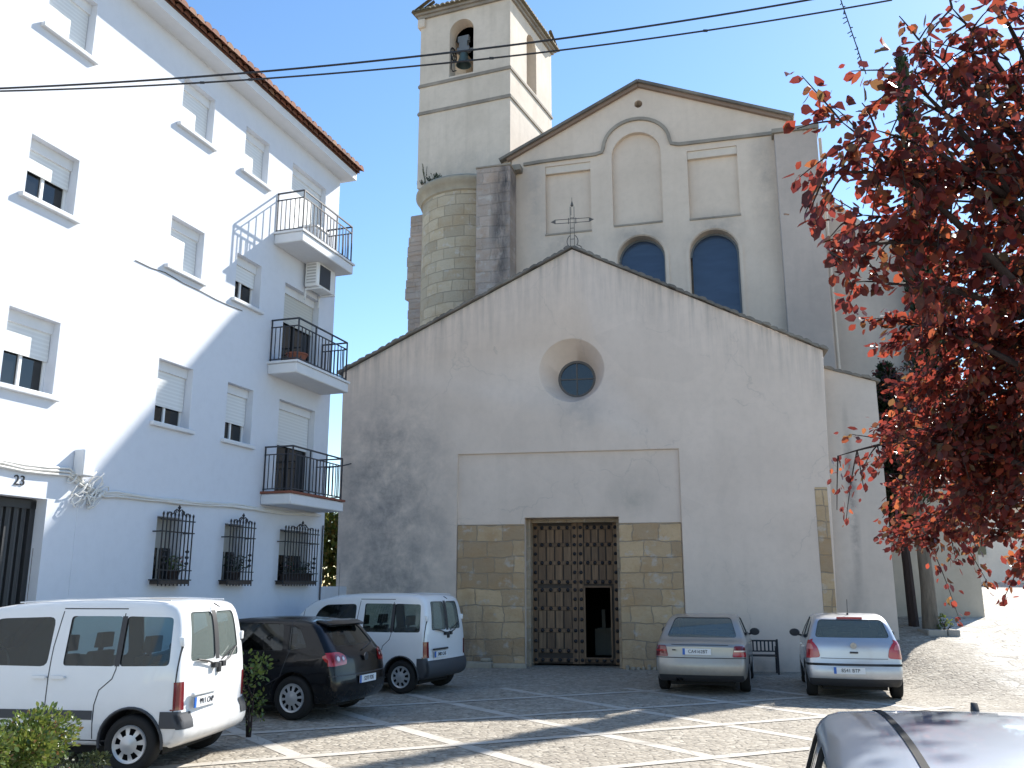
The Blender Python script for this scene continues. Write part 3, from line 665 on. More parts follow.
# balconies
def rail_set(q, u0, u1, d, z, h=.92, n=15):
    """end rails, front rail, bars"""
    zt = z+h; zm = z+h-.16; zb = z+.06
    for zz,wd in ((zt,.03),(zm,.022),(zb,.022)):
        q.bar((u0,0,zz),(u0,-d,zz),wd); q.bar((u0,-d,zz),(u1,-d,zz),wd); q.bar((u1,-d,zz),(u1,0,zz),wd)
    for k in range(n+1): 
        u = u0+(u1-u0)*k/n; q.bar((u,-d,z-.02 if k%5==0 else zb),(u,-d,zt if k%5==0 else zm),.017 if k%5 else .026)
    for u in (u0,u1):
        for k in range(1,6): y = -d*k/6; q.bar((u,y,zb),(u,y,zm),.016)
        q.bar((u,-.02,z-.02),(u,-.02,zt),.022)
for z,u0,u1,floor in ((3.80,-2.56,-.40,0),(6.50,-2.60,-.40,1),(9.36,-2.66,-.40,2)):
    q = MB(); q.box(u0,u1,-.70,.0,z-.24,z-.02); 
    bal = link('balcony', bevel_me(q.me('balcony', M['white_clean']), .02, 1), apt, FA)
    q = MB(); q.box(u0-.03,u1+.03,-.73,.0,z-.02,z+.025); q.build('floor_tiles', M['terracotta'] if floor==0 else M['white_clean'], bal, FA)
    q = MB(); rail_set(q, u0+.06, u1-.06, .66, z+.02); q.build('railing', M['rail'], bal, FA)
q = MB(); q.tube([(-.08,-.03,.1),(-.08,-.03,3.3)], .018, 6); q.build('drain_pipe', M['rail'], apt, FA)
# grilles over the ground floor windows
for gi,(u0,u1) in enumerate(grs):
    q = MB(); q.box(u0+.1,u1-.1,.2,.22,2.07,3.10); wn = q.build('window', M['curtain'], apt, FA)
    q = MB(); m_ = (u0+u1)/2; q.box(u0+.1,m_-.04,.17,.19,2.08,2.6); q.box(m_+.04,u1-.1,.17,.19,2.08,2.6); q.build('pane', M['glass'], wn, FA)
    q = MB(); q.box(u0+.02,u1-.02,-.2,.12,1.99,2.05); q.build('sill', M['wood_dark'], wn, FA)
    q = MB(); n = 8 if gi < 2 else 12; y = -.19
    for zz in (2.06,2.86,3.06): q.bar((u0-.05,y,zz),(u1+.05,y,zz),.028,.02)
    q.bar((u0-.05,y,2.22),(u1+.05,y,2.22),.022,.018)
    for k in range(n+1):
        u = u0+(u1-u0)*k/n; q.tube([(u,y,1.96),(u,y,3.14)], .013, 6)
        q.lathe([(0,3.2),(.02,3.16),(.013,3.12)], 6, 'z', (u,y,0))
    for k in (1,n-1):
        u = u0+(u1-u0)*k/n
        for zz in (2.34,2.44,2.54): q.lathe([(0,zz+.035),(.035,zz+.01),(.035,zz-.01),(0,zz-.035)], 6, 'z', (u,y,0))
    for u in (u0,u1):
        for zz in (2.06,2.86): q.bar((u,y,zz),(u,.05,zz),.02)
    for sx in (-1,1):      # scrolled cresting
        q.tube([(m_+sx*(.02+.30*t*(u1-u0)/.9), y, 3.14+.08*math.cos(t*math.pi/2)+.03*math.sin(9*t)) for t in np.linspace(0,1,14)], .011, 5)
        c_ = (m_+sx*.1, 3.19); q.tube([(c_[0]+.045*math.cos(g)*(1-g/9),y,c_[1]+.045*math.sin(g)*(1-g/9)) for g in np.linspace(0,6.5,16)], .009, 5)
    q.lathe([(0,3.33),(.03,3.28),(.012,3.25),(.014,3.17)], 8, 'z', (m_,y,0)); q.build('window_grille', M['iron'], apt, FA)
# entrance
s = MB(); s.box(-10.2,-7.9,.26,.32,-.3,3.18); ed = s.build('entrance_door', M['grey_metal'], apt, FA)
s = MB()
for k in range(17): u = -10.15+k*.135; s.box(u,u+.06,.21,.262,-.2,3.05)
s.box(-10.2,-7.9,.19,.262,1.55,1.64); s.box(-10.2,-7.9,.19,.262,3.05,3.17); s.box(-8.0,-7.91,.19,.262,-.2,3.15); s.build('door_bars', M['black_plastic'], ed, FA)
s = MB(); s.box(-7.32,-7.28,-.008,.02,-.3,3.2); s.build('pilaster_edge', M['white'], apt, FA)
def text_mesh(body, size, m, name='lettering', depth=.004, align='CENTER'):
    cu = bpy.data.curves.new('t', 'FONT'); cu.body = body; cu.size = size; cu.extrude = depth; cu.align_x = align; cu.align_y = 'CENTER'
    o = bpy.data.objects.new('t', cu); COL.objects.link(o); dg = bpy.context.evaluated_depsgraph_get(); dg.update()
    me = bpy.data.meshes.new_from_object(o.evaluated_get(dg), depsgraph=dg); bpy.data.objects.remove(o); me.materials.clear(); me.materials.append(m); me.name = name
    return me
me = text_mesh('23', .2, M['iron'], 'house_number', .006); link('house_number', me, apt, FA @ Matrix.Translation((-8.43,-.008,3.40)) @ Matrix.Rotation(math.pi/2,4,'X'))
# things fixed to the front
ac = empty('air_conditioner', tuple(FA @ Vector((-1.05,-.02,8.52))), R(AA), 'white air conditioner unit bracketed above the middle balcony door', 'air conditioner')
FAC = WM[ac.name]
s = MB(); s.box(-.4,.4,-.36,-.04,.03,.60); link('casing', bevel_me(s.me('casing', M['alu']), .025, 2), ac)
s = MB(); s.box(-.3,.16,-.372,-.355,.08,.55); s.build('fan_grille', M['rail'], ac)
s = MB()
for k in range(7): s.box(-.408,-.398,-.32,-.09,.10+k*.07,.135+k*.07)
s.build('side_louvre', M['hubgrey'], ac)
for x in (-.3,.3): MB().bar((x,0,0),(x,-.42,0),.04).bar((x,0,-.25),(x,-.02,0),.03).build('bracket', M['alu'], ac)
s = MB(); random.seed(11)
def wallrun(pts, r, n=40, sag=.03, jit=.012):
    P = []
    for i in range(len(pts)-1):
        a, b = Vector(pts[i]), Vector(pts[i+1]); k = max(2, int((b-a).length/.35))
        for j in range(k):
            t = j/k; P.append(a.lerp(b, t)+Vector((0, random.uniform(-jit,0), -sag*math.sin(t*math.pi)+random.uniform(-jit,jit))))
    P.append(Vector(pts[-1])); s.tube(P, r, 6)
for dz in (0,.05,.09): wallrun([(-14,-.03,3.60+dz),(-8.8,-.03,3.55+dz),(-7.6,-.035,3.58+dz),(-7.05,-.04,3.36+dz*.6),(-6.6,-.03,3.36+dz*.6),(-3.5,-.03,3.45+dz*.5),(-.2,-.03,3.50+dz*.4)], .022)
for k in range(15):
    a = Vector((random.uniform(-7.5,-6.9),-.05,random.uniform(3.2,3.6))); g = random.uniform(0,6)
    s.tube([a+Vector((.13*math.cos(g+t),-.02-.04*math.sin(t*2),.10*math.sin(g+t*1.4))) for t in np.linspace(0,4.5,9)], .012, 5)
cb = s.build('cable_bundle', M['cable_white'], None, FA, smooth=60); tag(cb, 'whitewashed bundle of tangled cables running along the white facade above the ground floor', 'cables')
s = MB(); s.box(-7.5,-7.25,-.20,0,3.58,3.98); jb = link('junction_box', bevel_me(s.me('junction_box', M['white_clean']), .015, 1), None, FA); tag(jb, 'small white junction box above the tangle of cables on the white wall', 'junction box')
s = MB(); wallrun([(-6.64,-.008,7.32),(-5.9,-.008,7.36),(-4.9,-.008,7.33),(-3.6,-.008,7.34)], .007, sag=.02, jit=.002); tag(s.build('wall_cable', M['cable'], None, FA), 'thin dark cable sagging between two second floor windows on the white facade', 'cable')
# pots
def flowerpot(name, M_, r, h, box=None, foliage='leaf_dark', flowers=0, fr=.2, fh=.25, n=70, label='', group=None):
    loc = M_.to_translation(); rz = M_.to_euler().z
    t = empty(name, tuple(loc), rz, label, 'flower pot', group); q = MB()
    if box: q.box(-box/2,box/2,-.08,.08,0,h); q.box(-box/2-.015,box/2+.015,-.095,.095,h-.03,h+.002)
    else: q.lathe([(0,0),(r*.7,0),(r,h*.85),(r*1.12,h*.86),(r*1.12,h),(r*.95,h),(r*.9,h*.8),(0,h*.8)], 20)
    q.build('pot', M['terracotta'] if r > .15 else M['bark_dark'], t, smooth=40)
    q = MB(); q2 = MB()
    for k in range(n):
        c = Vector((random.uniform(-1,1)*(box/2 if box else fr), random.uniform(-.12,.1), h+random.random()**.8*fh)); a = Vector((random.gauss(0,1),random.gauss(0,1),random.gauss(0,1))).normalized()*.035; b = a.orthogonal().normalized()*.022
        (q2 if k < flowers else q).add([c-a,c+b,c+a,c-b], [(0,1,2,3)])
        if k%6 == 0: q.bar((c.x*.4,0,h-.02), c, .008)
    q.build('plant', M[foliage or 'leaf_dark'], t)
    if flowers: q2.build('flowers', M['flower'], t)
    return t
PA = lambda u,y,z: FA @ Matrix.Translation((u,y,z))
flowerpot('flower_pot', PA(-5.1,-.06,2.05), .11, .17, flowers=6, foliage='leaf_green', group='pots behind the ground floor grilles', label='pot plant with small pink blooms behind the left window grille')
flowerpot('flower_pot', PA(-3.35,-.06,2.05), .10, .16, foliage='leaf_dark', fr=.25, fh=.33, group='pots behind the ground floor grilles', label='dark leafy pot plant behind the middle window grille')
flowerpot('window_box', PA(-1.35,-.06,2.05), .1, .15, box=.62, foliage='leaf_dark', flowers=9, group='pots behind the ground floor grilles', label='window box with a few pale flowers behind the right grille, left of its neighbour')
flowerpot('window_box', PA(-.83,-.06,2.05), .1, .17, box=.36, foliage='leaf_dark', flowers=0, group='pots behind the ground floor grilles', label='short window box of dark leaves at the right end of the right grille')
flowerpot('flower_pot', PA(-2.3,-.5,6.525), .21, .2, foliage='leaf_dark', fr=.1, fh=.06, n=14, label='round terracotta pot on the end of the middle balcony')
t = empty('storage_box', tuple(FA @ Vector((-1.7,-.4,9.386))), R(AA), 'pale lidded box standing on the top balcony', 'box')
s = MB(); s.box(-.3,.3,-.2,.2,0,.34); link('bin', bevel_me(s.me('bin', M['white_clean']), .03, 2), t); s = MB(); s.box(-.32,.32,-.22,.22,.345,.39); link('lid', bevel_me(s.me('lid', M['alu']), .015, 2), t)

# ---------------------------------------------------------------- other walls and buildings
def wallthing(name, label, cat, a, b, th, z0, z1, m, cap=None):
    t = empty(name, (a[0],a[1],z0), math.atan2(b[1]-a[1], b[0]-a[0]), label, cat); L = math.hypot(b[0]-a[0], b[1]-a[1])
    q = MB(); q.box(0,L,0,th,-1.,z1-z0); q.build('wall', m, t)
    if cap: q = MB(); q.box(-.04,L+.04,-.06,th+.06,z1-z0,z1-z0+.1); q.build('coping', cap, t)
    return t
wallthing('garden_wall', 'low white wall closing the gap between apartment block and church', 'wall', (-4.28,20.54), (-4.3,24.2), .25, 0, 1.95, M['white'])
aw = wallthing('annex_wall', 'shaded beige plaster wall behind the planted tree right of the church', 'wall', (9.2,25.15), (12.83,24.95), .6, 1.1, 5.4, M['annex'], M['coping'])
ew = wallthing('stone_wall', 'rough ochre stone wall running uphill beyond the beige annex wall', 'wall', (12.86,25.0), (17.6,34.5), .6, 1.2, 4.2, M['stone_plain'], M['coping'])
ew.location.z = 1.2
t = empty('white_house', (19.0,43,2.2), R(-8), 'white house closing the top of the sunny street on the right', 'house')
WMH = WM[t.name]
q = MB(); q.box(0,13,0,8,-2,3.4); q.build('wall', M['far_white'], t)
q = MB(); q.prism([(-.3,3.4),(13.3,3.4),(13.3,3.55),(-.3,3.55)], -.4, 8.4); q.build('roof', M['tile'], t)
q = MB(); q.box(5.2,6.3,-.05,.1,-.3,1.9); q.build('door', M['wood_dark'], t)
for x in (2.2,8.6): q = MB(); q.box(x,x+1.1,-.06,.05,1.2,2.6); q.build('window', M['glass'], t)

# ---------------------------------------------------------------- cars
def resample(P, step):
    P = np.array(P, float); d = np.r_[0, np.cumsum(np.hypot(*(np.diff(P, axis=0).T)))]; n = max(2, int(round(d[-1]/step)))
    t = np.linspace(0, d[-1], n+1); return np.c_[np.interp(t, d, P[:,0]), np.interp(t, d, P[:,1])]
def chaikin(P, it=2):
    P = np.array(P, float)
    for _ in range(it):
        Q = [P[0]]
        for a,b in zip(P[:-1], P[1:]): Q += [a*.75+b*.25, a*.25+b*.75]
        Q.append(P[-1]); P = np.array(Q)
    return P
class Body:
    """closed car body: x forward from the rear bumper, y left, z up"""
    def __init__(s, outline, hw, fz, plan, bulge=(.07,.10), crown=.035, spine=(.45,.62), step=.07, rnd=.07, closed_bottom=True, inset=0.):
        s.hw = hw-inset; s.fz = fz; s.plan = plan; s.bulge = bulge; s.crown = crown
        top = resample(chaikin(outline, 2), step)
        s.L = top[:,0].max(); s.top = top; s.H = top[:,1].max()
        bot = resample([top[-1], top[0]], .18)[1:-1]
        s.out = np.vstack([top, bot]); s.rnd = rnd; s.spine = spine
    def W(s, x, z):
        return s.hw*np.interp(z, *zip(*s.fz))*np.interp(x, *zip(*s.plan))
    def dist(s, x, z):
        P = s.out; Q = np.roll(P, -1, axis=0); p = np.array([x,z]); d = Q-P; t = np.clip(((p-P)*d).sum(1)/((d*d).sum(1)+1e-12), 0, 1)
        return np.sqrt((((P+d*t[:,None])-p)**2).sum(1).min())
    def Wr(s, x, z):
        d = s.dist(x, z); r = s.rnd; k = 0 if d >= r else r-math.sqrt(max(0, r*r-(r-d)**2))
        return s.W(x, z)-k
    def deform(s, v):
        x,y,z = v; k = (y/s.hw)**2
        if x < 1.2: x += s.bulge[0]*k*(1-x/1.2)**1
        if x > s.L-1.6: x -= s.bulge[1]*k*k*((x-s.L+1.6)/1.6)
        z -= s.crown*k*min(1,max(0,(z-.5)/.5))
        return (x,y,z)
    def bm(s):
        P = s.out; n = len(P); ts = [0,.012,.035,.07,.12,.19,.28,.4,.55,.72,.86]
        x0,x1,zc = s.spine[0], s.L-s.spine[0], s.spine[1]
        V = []; F = []; ny = 10; idx = {}
        rings = {}
        for sd in (1,-1):
            for ti,t in enumerate(ts):
                for i,(x,z) in enumerate(P):
                    sx = min(max(x,x0),x1); px, pz = x+(sx-x)*t, z+(zc-z)*t
                    rings[sd,ti,i] = len(V); V.append((px, sd*s.Wr(px,pz), pz))
            for ti in range(len(ts)-1):
                for i in range(n):
                    j = (i+1)%n; q = (rings[sd,ti,i], rings[sd,ti,j], rings[sd,ti+1,j], rings[sd,ti+1,i]); F.append(q if sd > 0 else q[::-1])
        for sd in (1,-1): F.append(tuple(rings[sd,len(ts)-1,i] for i in range(n))[::sd])
        st = {}
        for i,(x,z) in enumerate(P):
            w_ = s.Wr(x,z)
            for k in range(ny+1):
                if k == 0: st[i,k] = rings[-1,0,i]
                elif k == ny: st[i,k] = rings[1,0,i]
                else: st[i,k] = len(V); V.append((x, w_*(2*k/ny-1), z))
        for i in range(n):
            j = (i+1)%n
            for k in range(ny): F.append((st[i,k], st[j,k], st[j,k+1], st[i,k+1]))
        b = bmesh.new(); vs_ = [b.verts.new(s.deform(v)) for v in V]
        for f in F:
            try: b.faces.new([vs_[i] for i in f])
            except ValueError: pass
        bmesh.ops.remove_doubles(b, verts=b.verts, dist=.0006); bmesh.ops.triangulate(b, faces=[f for f in b.faces if len(f.verts) > 6])
        bmesh.ops.dissolve_degenerate(b, edges=b.edges, dist=.0004)
        bmesh.ops.recalc_face_normals(b, faces=b.faces); b.normal_update(); return b
def rpoly(P, r=.06, n=4):
    """round the corners of a convex polygon"""
    out = []; m = len(P)
    for i in range(m):
        p, a, b = Vector(P[i]), Vector(P[i-1]), Vector(P[(i+1)%m]); da, db = (a-p), (b-p); k = min(r, da.length*.45, db.length*.45)
        A_, B_ = p+da.normalized()*k, p+db.normalized()*k
        for t in np.linspace(0,1,n): out.append(tuple(A_*(1-t)**2+p*2*t*(1-t)+B_*t*t))
    return out
def patch(b, poly, axis, side, off, lim=.12):
    """piece of the body surface inside a convex polygon, moved off along its normals"""
    c = b.copy(); ax = {'x':(1,2),'y':(0,2),'z':(0,1)}[axis]; a0 = 'xyz'.index(axis)
    a = sum(poly[i][0]*poly[(i+1)%len(poly)][1]-poly[(i+1)%len(poly)][0]*poly[i][1] for i in range(len(poly)))
    if a < 0: poly = poly[::-1]
    if axis == 'x': lim = max(lim, .18)
    far = lambda f: axis == 'x' and ((side < 0 and f.calc_center_median().x > 1.7) or (side > 0 and f.calc_center_median().x < 1.9))
    dele = [f for f in c.faces if f.normal[a0]*side < lim or far(f)]; bmesh.ops.delete(c, geom=dele, context='FACES')
    for i in range(len(poly)):
        p, q = poly[i], poly[(i+1)%len(poly)]; dx, dz = q[0]-p[0], q[1]-p[1]
        if dx*dx+dz*dz < 1e-10: continue
        co = [0,0,0]; no = [0,0,0]; co[ax[0]], co[ax[1]] = p; no[ax[0]], no[ax[1]] = dz, -dx
        bmesh.ops.bisect_plane(c, geom=c.verts[:]+c.edges[:]+c.faces[:], plane_co=co, plane_no=no, clear_outer=True, dist=1e-5)
        if not c.faces: break
    c.normal_update()
    nn = {v: v.normal.copy() for v in c.verts}
    for v in c.verts: v.co += nn[v]*off
    return c
def solid(c, th):
    """give a patch a thickness inwards"""
    g = bmesh.ops.extrude_face_region(c, geom=c.faces[:]); nv = [v for v in g['geom'] if isinstance(v, bmesh.types.BMVert)]
    bmesh.ops.recalc_face_normals(c, faces=c.faces); return c
def bm_obj(name, c, m, parent, smooth=35):
    me = bpy.data.meshes.new(name); c.to_mesh(me); c.free(); me.materials.append(m); smooth_angle(me, smooth); return link(name, me, parent)
def wheel(parent, x, y, r, wid, holes, hub='hub', side=1):
    M_ = WM[parent.name] @ Matrix.Translation((x,y,r)) @ (Matrix.Identity(4) if side > 0 else Matrix.Rotation(math.pi,4,'Z'))
    q = MB(); rw = r*.66
    q.lathe([(rw,-wid/2),(r*.9,-wid/2),(r*.97,-wid*.42),(r,-wid*.28),(r,wid*.28),(r*.97,wid*.42),(r*.9,wid/2),(r*.8,wid/2+.004),(rw,wid/2-.012)], 40, 'y')
    wh = q.build('wheel', M['rubber'], parent, M_, smooth=50)
    q = MB(); q.lathe([(rw,wid/2-.012),(rw*.97,wid/2+.002),(rw*.9,wid/2-.006)], 40, 'y')
    prof = [(.9,-.006),(.82,-.012),(.5,.004),(.42,.008),(.3,.008),(.24,.014),(0,.016)]
    N = 72; V = []; F = []
    for rr,h in prof:
        for k in range(N): g = 2*math.pi*k/N; V.append((rw*rr*math.cos(g), wid/2+h, rw*rr*math.sin(g)))
    for i in range(len(prof)-1):
        for k in range(N):
            if i == 1 and ((k*holes/N)%1.) < .5: continue
            F.append((i*N+k, i*N+(k+1)%N, (i+1)*N+(k+1)%N, (i+1)*N+k))
    q.add(V, F); q.build('rim', M[hub], wh, M_, smooth=40)
    q = MB(); q.lathe([(rw*.9,wid/2-.05),(0,wid/2-.05)], 32, 'y'); q.lathe([(rw,wid/2-.02),(rw,-wid/2+.02),(0,-wid/2+.02)], 32, 'y'); q.build('brake_drum', M['dark'], wh, M_)
    return wh
def plate(parent, P, rot, text, w_=.52, h_=.11, blue=True):
    M_ = WM[parent.name] @ Matrix.Translation(P) @ rot
    q = MB(); q.box(-w_/2,w_/2,-.008,.004,-h_/2,h_/2); pl = q.build('licence_plate', M['plate'], parent, M_)
    if blue: q = MB(); q.box(-w_/2,-w_/2+.045,-.010,.0,-h_/2,h_/2); q.build('country_band', M['plate_blue'], pl, M_)
    me = text_mesh(text, .085, M['ink'], 'lettering', .002); link('lettering', me, pl, M_ @ Matrix.Translation((.02,-.011,0)) @ Matrix.Rotation(math.pi/2,4,'X') @ Matrix.Diagonal((.92*w_/.52,1,1,1)))
REAR = Matrix.Rotation(-math.pi/2,4,'Z')          # plate on the tail: its front looks along -x
def seats(car, xs_, yw, z, m='seat', h=.62):
    for x in xs_:
        for y in (-yw, yw):
            q = MB(); q.box(x-.30,x+.18,y-.23,y+.23,z-.05,z+.12); back = MB(); 
            V = [(x-.30,z+.05),(x-.16,z+.05),(x-.28,z+h-.12),(x-.38,z+h-.12)]; q.prism([(a,b) for a,b in V], y-.22, y+.22)
            q.prism([(x-.31,z+h-.16),(x-.29,z+h-.16),(x-.32,z+h-.06),(x-.34,z+h-.06)], y-.05, y+.05)
            q.prism([(x-.40,z+h-.08),(x-.30,z+h-.08),(x-.33,z+h+.10),(x-.41,z+h+.10)], y-.13, y+.13)
            link('seat', bevel_me(q.me('seat', M[m]), .025, 2), car)
def steering(car, x, y, z):
    q = MB(); t = [(x+.06*math.cos(g), y+.18*math.sin(g), z+.17*math.cos(g)) for g in np.linspace(0,2*math.pi,21)]; q.tube(t, .015, 6); q.bar((x,y,z),(x+.25,y,z-.1),.05); q.build('steering_wheel', M['cabin'], car)
def emblem(car, x, z, r=.055):
    M_ = WM[car.name] @ Matrix.Translation((x,0,z)) @ REAR
    q = MB(); q.lathe([(r,0),(r,-.012),(r*.82,-.012),(r*.82,0)], 24, 'y')
    for a,b in (((-.5,.6),(0,.0)),((.5,.6),(0,0)),((-.75,.2),(-.4,-.65)),((.75,.2),(.4,-.65)),((-.4,-.65),(0,-.05)),((.4,-.65),(0,-.05))): q.bar((a[0]*r,-.006,a[1]*r),(b[0]*r,-.006,b[1]*r),.011)
    q.lathe([(0,-.002),(r*.85,-.002)], 24, 'y'); q.build('badge', M['chrome'], car, M_)
def make_car(name, label, loc, rz, B, cabin, glass_side, glass_rear, glass_front, wheels, paintm, cg, cat='car', group=None, wr=.31, holes=9, hub='hub', arch_r=.36):
    car = empty(name, loc, rz, label, cat, group)
    b = B.bm(); me = bpy.data.meshes.new('body'); b.to_mesh(me); me.materials.append(M[paintm]); me.materials.append(M['trim']); me.materials.append(M['cabin'])
    cutters = []
    # hollow cabin
    inn = Body(cabin, B.hw, B.fz, B.plan, B.bulge, B.crown, (.5,1.1), .12, .03, inset=.05).bm(); im = bpy.data.meshes.new('c'); inn.to_mesh(im); inn.free(); im.materials.append(M['cabin']); cutters.append(im)
    win = MB()
    for p in glass_side: win.prism(p, -1.2, 1.2)
    wm = None
    def zprism(P, x0, x1): 
        n = len(P); a = sum(P[i][0]*P[(i+1)%n][1]-P[(i+1)%n][0]*P[i][1] for i in range(n)); P = P if a > 0 else P[::-1]
        return [(x0,y,z) for y,z in P]+[(x1,y,z) for y,z in P], [tuple(range(n))[::-1], tuple(range(n,2*n))]+[(i,(i+1)%n,n+(i+1)%n,n+i) for i in range(n)]
    for p in glass_side: cutters.append(MB().prism(p, -1.2, 1.2).me('c', M['trim']))
    for p,(x0,x1) in glass_rear: m_ = MB(); m_.add(*zprism(p,x0,x1)); cutters.append(m_.me('c', M['trim']))
    for p,(x0,x1) in glass_front: m_ = MB(); m_.add(*zprism(p,x0,x1)); cutters.append(m_.me('c', M['trim']))
    for x in wheels:
        for sd in (1,-1):
            q = MB(); q.lathe([(0,0),(arch_r,0),(arch_r,.36),(0,.36)], 36, 'y', (x, .56 if sd > 0 else -.92, wr+.01)); cutters.append(q.me('c', M['trim']))
    me = cut(me, cutters, True)
    smooth_angle(me, 32); body = link('body', me, car)
    for p in glass_side:
        for sd in (1,-1): bm_obj('window', patch(b, p, 'y', sd, -.012), M[cg], car)
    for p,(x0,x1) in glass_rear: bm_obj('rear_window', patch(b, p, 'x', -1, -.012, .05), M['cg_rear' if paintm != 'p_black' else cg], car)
    for p,(x0,x1) in glass_front: bm_obj('windscreen', patch(b, p, 'x', 1, -.012, .05), M[cg], car)
    for x in wheels:
        for sd in (1,-1): wheel(car, x, sd*(B.hw-.105), wr, .19, holes, hub, sd)
    q = MB(); q.box(.35,B.L-.35,-B.hw+.28,B.hw-.28,.16,.34)
    for x in wheels: q.tube([(x,-B.hw+.15,wr),(x,B.hw-.15,wr)], .04, 8)
    q.build('underbody', M['rubber'], car)
    return car, b
def seam(car, b, polys, name='door_seam'):
    for sd in (1,-1):
        q = MB()
        for pl in polys:
            for i in range(len(pl)-1):
                a, c = Vector(pl[i]), Vector(pl[i+1]); d = (c-a).normalized(); n = Vector((-d.y,d.x))*.006; a = a-d*.002; c = c+d*.002
                pt = patch(b, [tuple(a-n),tuple(c-n),tuple(c+n),tuple(a+n)], 'y', sd, .0015)
                pt.verts.index_update(); q.add([v.co.copy() for v in pt.verts], [tuple(v.index for v in f.verts) for f in pt.faces]); pt.free()
        q.build(name, M['trim'], car)
def sidepatch(car, b, name, poly, m, off=.004, smooth=35, sides=(1,-1)):
    for sd in sides: bm_obj(name, patch(b, poly, 'y', sd, off), M[m], car, smooth)
def lamp_pair(car, b, rearpoly, sidepoly, m, off=.005):
    """a tail lamp wraps from the tail to the flank: one mesh per side"""
    for sd in (1,-1):
        q = MB(); parts = []
        if rearpoly: parts.append(patch(b, [(sd*y,z) for y,z in rearpoly], 'x', -1, off, .0))
        if sidepoly: parts.append(patch(b, sidepoly, 'y', sd, off, .3))
        for p in parts:
            p.verts.index_update(); q.add([v.co.copy() for v in p.verts], [tuple(v.index for v in f.verts) for f in p.faces]); p.free()
        q.build('tail_lamp', M[m], car, smooth=40)
def mirrors(car, x, y, z, m):
    for sd in (1,-1):
        q = MB(); q.lathe([(0,.09),(.05,.085),(.085,.05),(.09,0),(.075,-.03),(0,-.035)], 16, 'x'); q.xform(Matrix.Translation((x,sd*(y+.12),z+.03)) @ Matrix.Diagonal((.9,1.15,.85,1)))
        q.bar((x+.02,sd*(y-.02),z-.03),(x+.02,sd*(y+.08),z),.05,.04); q.build('wing_mirror', M[m], car, smooth=50)
def handle(car, B, x, z, m='trim', sides=(1,-1)):
    for sd in sides:
        y = sd*(B.W(x,z)); q = MB(); q.bar((x-.08,y+sd*.022,z),(x+.08,y+sd*.022,z),.022,.03); q.bar((x-.08,y-sd*.01,z),(x-.08,y+sd*.03,z),.02); q.bar((x+.08,y-sd*.01,z),(x+.08,y+sd*.03,z),.02); q.build('door_handle', M[m], car)

